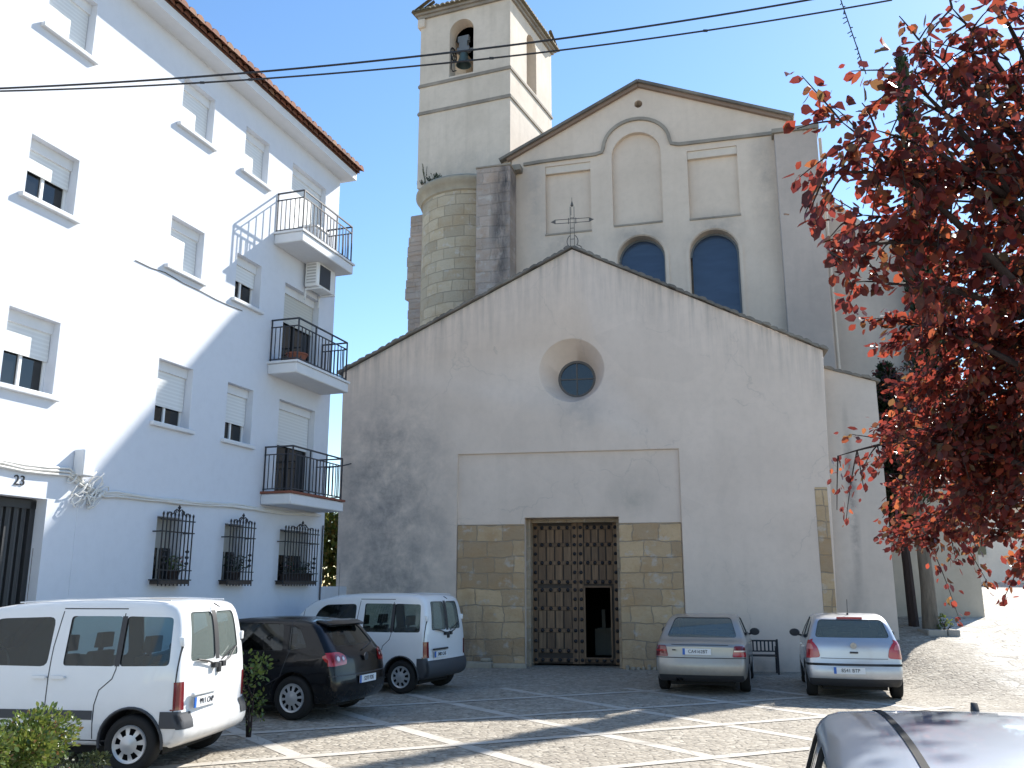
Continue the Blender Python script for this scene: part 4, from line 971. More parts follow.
# --- two small white vans
VAN_OUT = [(.14,.27),(.02,.32),(-.02,.42),(0,.56),(.045,.60),(.05,1.0),(.10,1.45),(.16,1.70),(.24,1.785),(.45,1.815),(1.2,1.83),(2.0,1.80),(2.5,1.735),(2.78,1.65),(3.1,1.37),(3.33,1.13),(3.42,1.09),(3.85,.96),(4.04,.80),(4.10,.6),(4.10,.4),(4.02,.27)]
FZV = [(0,.93),(.3,.965),(.5,1.),(.95,.995),(1.1,.985),(1.6,.885),(1.75,.85),(1.85,.82)]
PLV = [(-.1,.965),(.1,.985),(.5,1.),(3.2,1.),(3.8,.93),(4.1,.82)]
CABV = [(.13,.80),(.13,1.1),(.22,1.68),(.32,1.74),(1.2,1.775),(2.0,1.75),(2.45,1.69),(2.72,1.6),(3.05,1.33),(3.25,1.1),(3.2,.80)]
def van(name, label, loc, rz, dark_bumper, text, holes):
    B = Body(VAN_OUT, .86, FZV, PLV, (.05,.16), .03, (.45,.7))
    gs = [rpoly([(.22,1.11),(.80,1.10),(.80,1.63),(.25,1.62)], .05), rpoly([(.85,1.10),(1.47,1.10),(1.47,1.63),(.85,1.63)], .04), rpoly([(1.66,1.09),(2.72,1.10),(2.52,1.50),(2.36,1.60),(1.66,1.62)], .08)]
    gr = [(rpoly([(.05*sg+.0,1.14),(.60*sg,1.14),(.535*sg,1.67),(.05*sg,1.67)][::sg], .06), (-.3,.6)) for sg in (1,-1)]
    gf = [(rpoly([(-.66,1.17),(.66,1.17),(.56,1.63),(-.56,1.63)], .08), (2.4,4.))]
    car, b = make_car(name, label, loc, rz, B, CABV, gs, gr, gf, (.60,3.29), 'p_white', 'cg', 'van', 'small white vans', .30, holes, arch_r=.355)
    seats(car, (1.05,2.1), .36, .68, 'seat'); steering(car, 2.62, .36, 1.12)
    q = MB(); q.box(.2,.62,-.6,.6,.80,1.12); link('parcel_shelf', bevel_me(q.me('parcel_shelf', M['seat_beige']), .05, 2), car)
    seam(car, b, [[(1.58,1.68),(1.62,1.3),(1.62,.5),(1.60,.33)],[(.81,1.71),(1.58,1.71)],[(.83,1.66),(.83,1.07),(.86,.97),(1.0,.85),(1.04,.7),(1.04,.35)],[(.12,1.72),(.13,1.0),(.13,.62)],[(2.86,1.5),(2.9,1.0),(2.78,.34)],[(.84,.33),(2.78,.34)]])
    sidepatch(car, b, 'side_moulding', [(1.05,.545),(2.77,.545),(2.77,.64),(1.05,.64)], 'bumper_grey', .008)
    if dark_bumper:
        m_ = 'bumper_grey'; sidepatch(car, b, 'rear_bumper', [(-.2,.2),(.26,.2),(.26,.64),(-.2,.66)], m_, .010); bm_obj('rear_bumper', patch(b, [(-.87,.2),(.87,.2),(.87,.60),(-.87,.60)], 'x', -1, .010, .0), M[m_], car)
    else:
        sidepatch(car, b, 'bumper_corner', [(-.2,.47),(.27,.47),(.27,.64),(-.2,.64)], 'bumper_grey', .010)
        for sg in (1,-1): bm_obj('bumper_corner', patch(b, [(sg*.60,.46),(sg*.87,.46),(sg*.87,.63),(sg*.60,.62)], 'x', -1, .010, .0), M['bumper_grey'], car)
        bm_obj('rear_bumper', patch(b, [(-.87,.26),(.87,.26),(.87,.455),(-.87,.455)], 'x', -1, .010, .0), M['p_white'], car)
    lamp_pair(car, b, [(.715,.65),(.87,.65),(.87,.94),(.73,.94)], [(-.1,.65),(.115,.65),(.105,.94),(-.1,.94)], 'dark_red_lens')
    sidepatch(car, b, 'window_pillar', [(.795,1.10),(.855,1.10),(.855,1.63),(.795,1.63)], 'trim', .003)
    # wheel arch lips
    for x in (.60,3.29):
        for sd in (1,-1):
            q = MB(); pts = []
            for g in np.linspace(-.15, math.pi+.15, 18):
                px, pz = x+.365*math.cos(g), .31+.365*math.sin(g)
                pts.append((px, sd*(B.W(px,pz)+.004), pz))
            q.tube(pts, .016, 6); q.build('arch_lip', M['bumper_grey' if x < 1 else 'trim'], car, smooth=60)
    # barn doors: dark centre strip, handle, wipers, hinges, plate
    q = MB(); q.bar((.075,0,.62),(.085,0,1.13),.01); q.bar((.085,0,1.72),(.16,0,1.76),.012); q.build('door_gap', M['trim'], car)
    bm_obj('centre_pillar', patch(b, [(-.05,1.13),(.05,1.13),(.05,1.68),(-.05,1.68)], 'x', -1, .002, .0), M['trim'], car)
    q = MB(); q.box(.02,.07,-.03,.03,.98,1.09); link('tail_door_handle', bevel_me(q.me('h', M['black_plastic']), .01, 2), car)
    for y0,y1,z1 in ((.12,.50,1.155),(-.08,-.45,1.25)):
        q = MB(); q.tube([(.03,y0,1.08),(.035,(y0+y1)/2,1.13),(.05,y1,z1)], .010, 6); q.bar((.06,y0+.1 if y0>0 else y0-.02,1.12),(.06,y1,z1+.0),.016,.012); q.box(.01,.07,y0-.04,y0+.04,1.04,1.10); q.build('wiper', M['black_plastic'], car)
    for sd in (1,-1):
        for z in (1.36,): q = MB(); q.box(.10,.2,sd*.735-.03,sd*.735+.03,z-.05,z+.05); link('door_hinge', bevel_me(q.me('h', M['p_white']), .012, 2), car)
    q = MB(); q.box(.005,.05,.05,.62,.78,.815); link('plate_lamp_bar', bevel_me(q.me('h', M['p_white' if not dark_bumper else 'trim']), .01, 2), car)
    plate(car, (.022,.33,.705), REAR, text)
    handle(car, B, 1.50, .98, 'p_white'); handle(car, B, 1.72, .98, 'p_white')
    mirrors(car, 2.78, .84, 1.12, 'black_plastic')
    q = MB(); q.tube([(2.6,0,1.68),(2.6,0,2.42)], .004, 5); q.tube([(2.6,0,1.66),(2.6,0,1.73)], .015, 8); q.build('aerial', M['black_plastic'], car)
    q = MB(); 
    for sd in (1,-1): MB().tube([(x,sd*(.655),z) for x,z in ((.35,1.80),(.9,1.818),(1.6,1.81),(2.2,1.775))], .008, 6).build('roof_gutter', M['p_white'], car)
    for sd in (1,-1):
        p = patch(b, [(sd*.5,.68),(sd*.80,.70),(sd*.80,.86),(sd*.55,.88)], 'x', 1, .006, .0); bm_obj('headlamp', p, M['clear_lens'], car)
    b.free(); return car
van('van', 'nearest white van, parked side on at left, with white lower bumper and black corner caps', (-3.40,10.92,0), R(180-8), False, '9911 CNP', 8)
van('van', 'further white van with all dark bumper, parked by the church wall behind the black hatchback', (-1.20,17.95,0), R(180-23), True, '3482 CHS', 9)

# --- hatchbacks and the saloon
def hatch(name, label, loc, rz, out, hw, fz, plan, cab, gs, gr, gf, wheels, paintm, cg, wr, holes, beltc, extra, spine=(.45,.6)):
    B = Body(out, hw, fz, plan, (.11,.16), .035, spine)
    car, b = make_car(name, label, loc, rz, B, cab, gs, gr, gf, wheels, paintm, cg, 'car', 'parked passenger cars', wr, holes, arch_r=wr+.05)
    extra(car, b, B); b.free(); return car
FZG = [(0,.90),(.28,.955),(.5,1.),(.75,.995),(.95,.965),(1.2,.86),(1.42,.755),(1.5,.70)]
PLG = [(-.1,.93),(.2,.97),(.7,1.),(3.1,1.),(3.7,.92),(4.2,.78)]
def x_golf(car, b, B):
    seats(car, (1.1,2.0), .36, .42, 'seat', .66)
    lamp_pair(car, b, rpoly([(.50,.80),(.87,.78),(.87,.97),(.62,.98),(.52,.93)], .05), rpoly([(-.1,.80),(.26,.84),(.34,.92),(.18,.985),(-.1,.97)], .03), 'red_lens', .008)
    for sd in (1,-1):
        for y,r in ((.70,.062),(.585,.045)):
            pt = patch(b, [(sd*y+r*math.cos(g), .885+r*math.sin(g)) for g in np.linspace(0,2*math.pi,13)[:-1]], 'x', -1, .013, .0); bm_obj('lamp_ring', pt, M['dark_red_lens'], car)
            pt = patch(b, [(sd*y+r*.55*math.cos(g), .885+r*.55*math.sin(g)) for g in np.linspace(0,2*math.pi,13)[:-1]], 'x', -1, .017, .0); bm_obj('lamp_bulb', pt, M['clear_lens'], car)
    q = MB(); q.prism([(.36,1.375),(.40,1.34),(.66,1.42),(.62,1.44),(.5,1.425)], -.54, .54); link('roof_spoiler', bevel_me(q.me('s', M['p_black']), .012, 2), car)
    plate(car, (-.012,0,.56), REAR, '5277 FDS'); emblem(car, .035, .885, .06)
    seam(car, b, [[(.98,1.40),(.90,1.0),(1.02,.62),(1.25,.5)],[(2.05,1.42),(2.05,.3)],[(3.0,.98),(2.98,.32)],[(1.2,.3),(2.98,.3)]])
    bm_obj('bumper_seam', patch(b, [(-.86,.635),(.86,.635),(.86,.65),(-.86,.65)], 'x', -1, .003, .0), M['trim'], car)
    handle(car, B, 1.15, .86, 'p_black'); handle(car, B, 2.2, .84, 'p_black'); mirrors(car, 2.9, .84, 1.0, 'p_black')
    q = MB(); q.tube([(.10,0,.99),(.13,-.18,1.03),(.17,-.36,1.06)], .012, 6); q.build('wiper', M['black_plastic'], car)
hatch('hatchback', 'black hatchback with red round lamps parked between the two white vans', (-2.27,14.62,0), R(180-19),
  [(.14,.24),(.04,.30),(0,.42),(.0,.56),(.03,.66),(.05,.80),(.08,.95),(.16,1.02),(.34,1.22),(.46,1.36),(.62,1.43),(1.2,1.475),(1.75,1.48),(2.3,1.435),(2.6,1.35),(3.0,1.12),(3.24,.99),(3.34,.96),(3.85,.84),(4.08,.70),(4.18,.52),(4.2,.36),(4.12,.22)],
  .88, FZG, PLG, [(.2,.75),(.24,1.0),(.5,1.31),(.65,1.38),(1.2,1.425),(1.75,1.43),(2.28,1.385),(2.55,1.3),(2.95,1.08),(3.1,.95),(3.05,.75)],
  [rpoly([(.62,1.05),(.94,1.0),(1.0,1.36),(.80,1.31)], .04), rpoly([(1.03,1.0),(1.98,.985),(1.98,1.395),(1.12,1.385)], .05), rpoly([(2.10,.985),(2.95,1.02),(2.62,1.24),(2.28,1.38),(2.10,1.395)], .06)],
  [(rpoly([(-.60,1.06),(.60,1.06),(.50,1.355),(-.50,1.355)], .07), (-.2,.8))], [(rpoly([(-.62,1.03),(.62,1.03),(.52,1.37),(-.52,1.37)], .08), (2.1,3.6))],
  (.80,3.38), 'p_black', 'cg_dark', .318, 10, .95, x_golf)
PLA = [(-.1,.92),(.25,.97),(.8,1.),(3.3,1.),(4.0,.92),(4.45,.78)]
def x_saloon(car, b, B):
    seats(car, (1.75,2.6), .36, .40, 'seat', .62)
    lamp_pair(car, b, rpoly([(.58,.68),(.86,.68),(.86,.875),(.62,.875)], .03), rpoly([(-.1,.68),(.24,.70),(.18,.875),(-.1,.875)], .02), 'dark_red_lens', .006)
    for sd in (1,-1): bm_obj('lamp_stripe', patch(b, [(sd*.61,.775),(sd*.82,.775),(sd*.82,.80),(sd*.62,.80)], 'x', -1, .010, .0), M['clear_lens' if sd<0 else 'red_lens'], car)
    bm_obj('lamp_lower', patch(b, [(-.59,.69),(-.85,.69),(-.85,.765),(-.60,.765)], 'x', -1, .009, .0), M['red_lens'], car)
    plate(car, (.022,.05,.775), REAR, 'CA4162BT'); seam(car, b, [[(1.45,1.36),(1.30,1.0),(1.22,.8),(1.5,.5)],[(2.35,1.38),(2.4,.3)],[(3.35,.95),(3.3,.3)],[(1.6,.3),(3.3,.3)]])
    bm_obj('bumper_seam', patch(b, [(-.83,.655),(.83,.655),(.83,.67),(-.83,.67)], 'x', -1, .003, .0), M['trim'], car)
    bm_obj('boot_seam', patch(b, [(-.52,.885),(.52,.885),(.52,.895),(-.52,.895)], 'x', -1, .003, .0), M['trim'], car)
    bm_obj('bumper_valance', patch(b, [(-.80,.2),(.80,.2),(.76,.36),(-.76,.36)], 'x', -1, .004, -.5), M['trim'], car)
    q = MB(); q.box(.015,.05,.44,.50,.79,.81); q.build('model_badge', M['trim'], car)
    for y in (.42,.34): q = MB(); q.tube([(.05,y,.27),(.35,y,.27)], .028, 12, False); q.build('exhaust_pipe', M['chrome'], car)
    handle(car, B, 1.6, .86, 'p_sand'); handle(car, B, 2.55, .86, 'p_sand'); mirrors(car, 3.05, .82, .98, 'trim')
hatch('saloon', 'dusty silver beige saloon seen from behind, parked at the church door', (3.46,17.12,0), R(90-16),
  [(.16,.24),(.05,.30),(.0,.42),(.0,.56),(.03,.64),(.05,.76),(.045,.87),(.10,.93),(.3,.96),(.60,.975),(.92,1.19),(1.18,1.34),(1.45,1.395),(1.9,1.415),(2.35,1.395),(2.6,1.33),(3.0,1.12),(3.24,.99),(3.34,.96),(3.9,.84),(4.2,.70),(4.33,.52),(4.35,.36),(4.27,.22)],
  .865, FZG, PLA, [(.72,.75),(.74,.97),(.98,1.17),(1.25,1.31),(1.45,1.35),(1.9,1.37),(2.32,1.35),(2.55,1.28),(2.95,1.08),(3.1,.95),(3.05,.75)],
  [rpoly([(1.02,1.02),(1.30,1.0),(1.36,1.31),(1.22,1.26)], .04), rpoly([(1.36,1.0),(2.30,.985),(2.32,1.335),(1.46,1.325)], .05), rpoly([(2.42,.985),(3.12,1.0),(2.75,1.2),(2.5,1.31),(2.42,1.335)], .05)],
  [(rpoly([(-.66,1.0),(.66,1.0),(.54,1.35),(-.54,1.35)], .06), (.5,1.5))], [(rpoly([(-.62,1.03),(.62,1.03),(.52,1.33),(-.52,1.33)], .08), (2.1,3.6))],
  (.95,3.5), 'p_sand', 'cg_dark', .31, 9, .95, x_saloon)
PLP = [(-.1,.94),(.2,.975),(.7,1.),(2.9,1.),(3.4,.92),(3.9,.80)]
def x_polo(car, b, B):
    seats(car, (1.0,1.9), .34, .42, 'seat', .66)
    lamp_pair(car, b, rpoly([(.56,.72),(.83,.70),(.83,1.03),(.68,1.0),(.59,.88)], .05), rpoly([(-.1,.72),(.20,.74),(.28,.92),(.20,1.04),(-.1,1.02)], .03), 'red_lens', .008)
    for sd in (1,-1): bm_obj('lamp_insert', patch(b, rpoly([(sd*.66,.86),(sd*.80,.86),(sd*.79,.95),(sd*.70,.95)], .03), 'x', -1, .013, .0), M['lens_pink'], car)
    plate(car, (-.012,.10,.51), REAR, '8541 BTP'); emblem(car, .03, .93, .055)
    bm_obj('bumper_strip', patch(b, [(-.84,.585),(.84,.585),(.84,.625),(-.84,.625)], 'x', -1, .008, .0), M['trim'], car); sidepatch(car, b, 'bumper_strip', [(-.2,.585),(.42,.585),(.42,.625),(-.2,.625)], 'trim', .008)
    bm_obj('bumper_valance', patch(b, [(-.80,.2),(.80,.2),(.78,.37),(-.78,.37)], 'x', -1, .004, -.5), M['trim'], car)
    q = MB(); q.box(.0,.04,-.07,.07,.80,.83); link('tail_handle', bevel_me(q.me('h', M['trim']), .008, 2), car)
    bm_obj('boot_seam', patch(b, [(-.56,.705),(.56,.705),(.56,.715),(-.56,.715)], 'x', -1, .003, .0), M['trim'], car)
    q = MB(); q.box(.41,.45,-.22,.22,1.378,1.41); link('brake_lamp', bevel_me(q.me('h', M['red_lens']), .008, 2), car)
    q = MB(); q.tube([(.75,0,1.44),(.62,0,1.72)], .006, 6); q.tube([(.76,0,1.42),(.73,0,1.48)], .018, 8); q.build('aerial', M['black_plastic'], car)
    seam(car, b, [[(.85,1.36),(.80,1.0),(.95,.62),(1.15,.5)],[(1.85,1.40),(1.88,.3)],[(2.78,.98),(2.75,.3)],[(1.1,.3),(2.75,.3)]])
    handle(car, B, 1.1, .86, 'p_silver'); handle(car, B, 2.05, .85, 'p_silver'); mirrors(car, 2.62, .79, 1.0, 'trim')
hatch('hatchback', 'silver hatchback with a short roof aerial, parked nose in beside the church wing', (6.02,16.32,0), R(90-15.5),
  [(.12,.24),(.03,.30),(0,.40),(.0,.52),(.03,.62),(.045,.72),(.06,.95),(.12,1.03),(.26,1.22),(.38,1.37),(.52,1.42),(.9,1.455),(1.4,1.465),(1.95,1.43),(2.3,1.33),(2.7,1.12),(2.95,.99),(3.05,.96),(3.5,.84),(3.75,.70),(3.88,.52),(3.9,.36),(3.82,.22)],
  .825, FZG, PLP, [(.2,.75),(.22,1.0),(.42,1.31),(.55,1.37),(.9,1.41),(1.4,1.42),(1.93,1.385),(2.25,1.29),(2.65,1.08),(2.8,.95),(2.75,.75)],
  [rpoly([(.50,1.05),(.80,1.02),(.86,1.34),(.66,1.30)], .04), rpoly([(.88,1.0),(1.80,.985),(1.80,1.375),(.96,1.365)], .05), rpoly([(1.90,.985),(2.70,1.02),(2.35,1.24),(2.08,1.36),(1.90,1.375)], .06)],
  [(rpoly([(-.63,1.06),(.63,1.06),(.54,1.365),(-.54,1.365)], .06), (-.2,.7))], [(rpoly([(-.60,1.03),(.60,1.03),(.50,1.35),(-.50,1.35)], .08), (1.8,3.3))],
  (.72,3.15), 'p_silver', 'cg_dark', .30, 9, .95, x_polo)
def x_near(car, b, B):
    seats(car, (1.1,2.0), .36, .42, 'seat', .66)
    for sd in (1,-1):      # black roof gutter strip
        q = MB(); V = []; F = []
        pts = [(x,z) for x,z in B.top if .42 < x < 2.62 and z > 1.25]
        for x,z in pts:
            for y in (sd*.45, sd*.472): V.append(B.deform((x,y,z+.004)))
        q.add(V, [(2*i,2*i+2,2*i+3,2*i+1) for i in range(len(pts)-1)]); q.build('roof_strip', M['rubber'], car)
    q = MB(); q.prism([(.50,1.44),(.60,1.46),(.575,1.48),(.55,1.503),(.542,1.503)], -.10, -.075); link('roof_fin', bevel_me(q.me('f', M['black_plastic']), .008, 2), car)
    lamp_pair(car, b, rpoly([(.58,.80),(.87,.78),(.87,1.0),(.66,1.0)], .04), rpoly([(-.1,.80),(.22,.84),(.26,.95),(.15,1.0),(-.1,1.0)], .03), 'red_lens', .008)
    seam(car, b, [[(.98,1.40),(.90,1.0),(1.02,.62),(1.25,.5)],[(2.05,1.42),(2.05,.3)],[(3.0,.98),(2.98,.32)],[(1.2,.3),(2.98,.3)]])
    sidepatch(car, b, 'window_pillar', [(.935,1.0),(.965,1.0),(1.03,1.37),(1.0,1.37)], 'trim', .003)
    handle(car, B, 1.15, .86, 'p_blue'); handle(car, B, 2.2, .84, 'p_blue'); mirrors(car, 2.9, .84, 1.0, 'p_blue')
hatch('hatchback', 'grey blue car at the lower right edge, only its glossy roof and fin showing', (2.10,4.28,0), R(-90-16.5),
  [(.14,.24),(.04,.30),(0,.42),(.0,.56),(.03,.66),(.05,.80),(.08,.95),(.14,1.05),(.26,1.28),(.36,1.42),(.52,1.475),(1.1,1.51),(1.75,1.51),(2.3,1.46),(2.6,1.36),(3.0,1.12),(3.2,1.0),(3.28,.96),(3.6,.84),(3.8,.70),(3.88,.52),(3.9,.36),(3.82,.22)],
  .86, [(0,.90),(.28,.955),(.5,1.),(.75,.995),(.95,.97),(1.2,.90),(1.42,.82),(1.52,.77)], PLP, [(.2,.75),(.24,1.0),(.42,1.36),(.55,1.43),(1.1,1.46),(1.75,1.46),(2.28,1.41),(2.55,1.31),(2.95,1.08),(3.1,.95),(3.05,.75)],
  [rpoly([(.42,1.06),(.90,1.02),(.98,1.40),(.62,1.38)], .10), rpoly([(1.05,1.0),(1.98,.985),(1.98,1.415),(1.12,1.405)], .05), rpoly([(2.10,.985),(2.95,1.02),(2.62,1.26),(2.28,1.40),(2.10,1.415)], .06)],
  [(rpoly([(-.60,1.08),(.60,1.08),(.52,1.38),(-.52,1.38)], .07), (-.2,.8))], [(rpoly([(-.62,1.05),(.62,1.05),(.52,1.38),(-.52,1.38)], .08), (2.1,3.6))],
  (.72,3.15), 'p_blue', 'cg_dark', .30, 9, .95, x_near)

# ---------------------------------------------------------------- bench
bn = empty('bench', tuple(FL @ Vector((4.12,-.55,0))), R(LA+180), 'dark iron bench with slatted back against the church wall between two cars', 'bench')
q = MB(); 
for k in range(16): q.box(-.78+k*.1,-.74+k*.1,.17,.19,.58,.80)
q.box(-.8,.8,.165,.195,.80,.84); q.box(-.8,.8,.165,.195,.55,.58); q.build('backrest', M['iron'], bn)
q = MB()
for k in range(5): q.box(-.8,.8,-.28+k*.09,-.21+k*.09,.43,.46)
q.build('seat', M['iron'], bn)
for x in (-.78,.78):
    q = MB(); q.bar((x,.20,0),(x,.18,.86),.05); q.bar((x,-.26,0),(x,-.24,.64),.05); q.bar((x,-.28,.64),(x,.2,.66),.05); q.bar((x,-.26,.4),(x,.2,.4),.04); q.build('leg', M['iron'], bn)
bn.scale = (.86,.86,.9)

# ---------------------------------------------------------------- plants
def leaves_mesh(name, C, D, size, m, curl=.25, width=.5):
    """C: centres (n,3), D: pointing direction; each leaf is a folded blade of six points"""
    n = len(C); C = np.asarray(C, float); D = np.asarray(D, float); D /= np.linalg.norm(D, axis=1)[:,None]+1e-9
    rnd = rng.normal(size=(n,3)); S = np.cross(D, rnd); S /= np.linalg.norm(S, axis=1)[:,None]+1e-9; N = np.cross(D, S)
    sz = size*rng.uniform(.5,1.4,n)[:,None]; wd = sz*width*.5*rng.uniform(.8,1.2,(n,1)); cu = curl*sz*rng.uniform(-.4,1,(n,1))
    P = [C, C+D*sz*.35+S*wd*.9+N*cu*.5, C+D*sz*.72+S*wd*.75+N*cu*.3, C+D*sz-N*cu*.6, C+D*sz*.72-S*wd*.75+N*cu*.3, C+D*sz*.35-S*wd*.9+N*cu*.5, C+D*sz*.5-N*cu*.15]
    V = np.stack(P, 1).reshape(-1,3); b = np.arange(n)[:,None]*7
    F = np.concatenate([b+np.array([[0,1,2,6]]), b+np.array([[6,2,3,4]]), b+np.array([[0,6,4,5]])], 0)
    me = bpy.data.meshes.new(name); me.vertices.add(len(V)); me.vertices.foreach_set('co', V.astype(np.float32).ravel())
    me.loops.add(F.size); me.loops.foreach_set('vertex_index', F.astype(np.int32).ravel()); me.polygons.add(len(F))
    me.polygons.foreach_set('loop_start', np.arange(0,F.size,4,dtype=np.int32)); me.polygons.foreach_set('loop_total', np.full(len(F),4,np.int32)); me.update(); me.validate()
    me.materials.append(m); return me
def unproj(px, py, Y):
    a, b = (px-512)/FPX, (384-py)/FPX; cp, sp = math.cos(PITCH), math.sin(PITCH); d = Vector((a, cp-b*sp, sp+b*cp)); return Vector((0,0,CAMH))+d*(Y/d.y)
def curve3(a, c, b, n): return [a*(1-t)**2+c*2*t*(1-t)+b*t*t for t in np.linspace(0,1,n)]
def red_tree(name, label, base, trunk_pts, trunk_r, forks, tips, leafm, size, per, twl, barkm='bark_dark', tw_n=1.0, extra_stems=()):
    t = empty(name, base, 0, label, 'tree', 'red leaved plum trees'); B0 = Vector(base)
    tr = MB(); tr.tube([Vector(p)-B0 for p in trunk_pts], trunk_r, 12)
    for pts,rr in extra_stems: tr.tube([Vector(p)-B0 for p in pts], rr, 10)
    tr.build('trunk', M['bark'], t, smooth=60)
    br = MB(); C = []; D = []; SZ = []
    for i,tip in enumerate(tips):
        tip = Vector(tip); f = Vector(random.choice(forks) if len(forks) > 1 else forks[0])
        f = min((Vector(q) for q in forks), key=lambda q: (q-tip).length*random.uniform(.7,1.3))
        pk = per[i] if isinstance(per, list) else per
        L = (tip-f).length; ctrl = f.lerp(tip, .5)+Vector((random.gauss(0,.07),random.gauss(0,.07),random.uniform(.05,.22)))*L
        n = max(8, int(L/.22)); pts = curve3(f, ctrl, tip, n); r0 = .018+.010*L
        br.tube([p-B0 for p in pts], [r0*(1-k/(n-1))**.8+.004 for k in range(n)], 6)
        for k in range(int(n*.25), n):
            p = pts[k]; dirn = (pts[min(k+1,n-1)]-pts[k-1]).normalized()
            for _ in range(int(tw_n*(2 if k > n*.5 else 1)+random.random())):
                d = (dirn*.7+Vector((random.gauss(0,.6),random.gauss(0,.6),random.gauss(0,.5)))).normalized()
                l = (twl[i] if isinstance(twl, list) else twl)*random.uniform(.35,1.1); m_ = max(3, int(l/.12)); d2 = d+Vector((0,0,-.45*random.random()))
                tw = [p+d*(l*j/m_)+(d2-d)*(l*(j/m_)**2) for j in range(m_+1)]
                br.tube([q-B0 for q in tw], [.007*(1-j/(m_+1))+.0025 for j in range(m_+1)], 4, False)
                for j in range(1, m_+1):
                    for _ in range(int(rng.poisson(pk))):
                        c = tw[j]+Vector((random.gauss(0,.05),random.gauss(0,.05),random.gauss(0,.045))); C.append(c-B0); SZ.append(size[i] if isinstance(size, list) else size); D.append((d*.8+Vector((random.gauss(0,.6),random.gauss(0,.6),random.gauss(-.6,.5)))))
    br.build('branches', M[barkm], t, smooth=60)
    link('crown', leaves_mesh('crown', C, D, np.array(SZ)[:,None], M[leafm], .35, .66), t)
    return t, len(C)
random.seed(21)
tipspec = [(838,122,6.2,3.),(822,172,6.2,3.),(872,130,6.3,2.4),(826,252,6.6,3.),(858,215,6.8,3.),(868,285,7.0,3.),(905,98,6.4,1.8),(940,60,6.5,1.3),(968,30,6.4,1.2),(1005,60,6.8,1.2),(1030,25,6.5,1.2),(948,8,6.3,1.6),(985,-10,6.4,1.6),(893,70,6.4,2.),(915,40,6.5,1.8),(960,75,6.7,1.2),(1015,160,7.,1.),(1005,-25,6.3,1.6),(1022,95,6.6,1.2),(965,110,6.8,1.2),(925,165,7.0,2.4),(905,225,7.2,3.),(945,255,7.6,2.2),(975,150,7,1.),(1010,120,7,1.),
  (893,325,8.2,4.),(918,372,9,4.5),(958,322,8.4,3.),(1005,285,7.6,1.5),(838,456,10.6,1.2),(905,438,9.4,4.),(925,430,9.6,4.5),(945,440,9.5,4.5),(985,400,9,4.),(918,488,10,4.),(945,520,10.6,4.),(970,470,10,4.5),(1000,460,9.5,4.5),(1012,530,10,4.),(928,545,11,3.5),(912,525,11.4,3.),(918,470,11,3.5),(1015,360,8.5,3.),(1025,225,7.5,1.2),(910,288,8,3.5),
  (905,385,9,4.5),(940,330,8.4,3.5),(965,390,9,4.5),(1020,430,9,4.5),(990,500,10.2,4.5),(950,480,10,4.5),(1020,490,9.6,4.5),(950,200,7.3,1.4),(900,165,6.8,2.6),(1030,555,10.5,3.5),(925,400,9.2,4.5),(915,340,8.4,4.5),(930,455,9.8,4.5),(1000,420,9.2,4.),(960,430,9.6,4.5)]
tips = [unproj(q[0]+(4 if q[2] < 6.9 else (16 if q[1] < 430 else 2) if q[0] > 852 and q[0] < 950 else 0), *q[1:3]) for q in tipspec]; pers = [q[3]*(1.5 if q[2] < 7.4 else 2.5) for q in tipspec]; sizes = [.108 if q[2] < 7.4 else .088 for q in tipspec]; twls = [.5 if q[2] < 7.4 else .62 for q in tipspec]
# shoots on the far, upper and right side that the frame cuts off
tips += [Vector((7.5+random.uniform(-1.5,2.5), 8.5+random.uniform(-2,2.5), random.uniform(4.2,8.2))) for _ in range(10)]; pers += [2.]*10; sizes += [.11]*10; twls += [.6]*10
tb = (6.35,8.3,0)
tr_pts = [(6.35,8.3,-.1),(6.33,8.28,.8),(6.25,8.3,1.8),(6.15,8.3,2.7)]
forks = [(6.15,8.3,2.6),(5.9,8.3,3.3),(6.0,8.5,4.2),(5.6,8.2,4.6),(5.7,8.4,5.3)]
rt, nl = red_tree('plum_tree', 'large red leaved plum tree overhanging the right edge from close by', tb, tr_pts, [.19,.15,.14,.13], forks, tips, 'leaf_red', sizes, pers, twls)
# main limbs of the near tree
q = MB(); B0 = Vector(tb)
for pts,r in (([(6.15,8.3,2.5),(5.9,8.3,3.3),(5.6,8.2,4.6),(5.0,7.6,5.6),(4.2,7.2,6.2)],[.11,.09,.07,.05,.03]),([(6.15,8.3,2.6),(6.0,8.5,4.2),(5.7,8.4,5.3),(5.2,8.2,6.6)],[.1,.08,.06,.03]),([(5.9,8.3,3.2),(5.3,8.6,4.0),(4.7,9.2,4.4)],[.07,.05,.03])):
    q.tube([Vector(p)-B0 for p in pts], r, 8)
q.build('limbs', M['bark_dark'], rt, smooth=60)
print('near leaves', nl)
random.seed(31)
gz = terrain(10.35,22.8); fb = (10.35,22.8,gz)
ftips = [(10.35+1.7*math.cos(g)*k, 22.8+1.3*math.sin(g)*k, 5.2+h) for g in np.linspace(0,6.28,9)[:-1] for k,h in ((.3,2.2),(.55,1.3),(.68,.2),(.45,-.5))]
ft, nl2 = red_tree('plum_tree', 'second red leaved plum tree standing in the kerbed bed by the church wing', fb, [(10.35,22.8,gz-.1),(10.38,22.8,gz+1.),(10.36,22.8,gz+2.2),(10.35,22.8,4.4)], [.2,.17,.15,.10], [(10.35,22.8,3.9),(10.35,22.8,4.2),(10.35,22.8,4.8)], ftips, 'leaf_red_far', .11, 1.5, .6,
   )
print('far leaves', nl2)
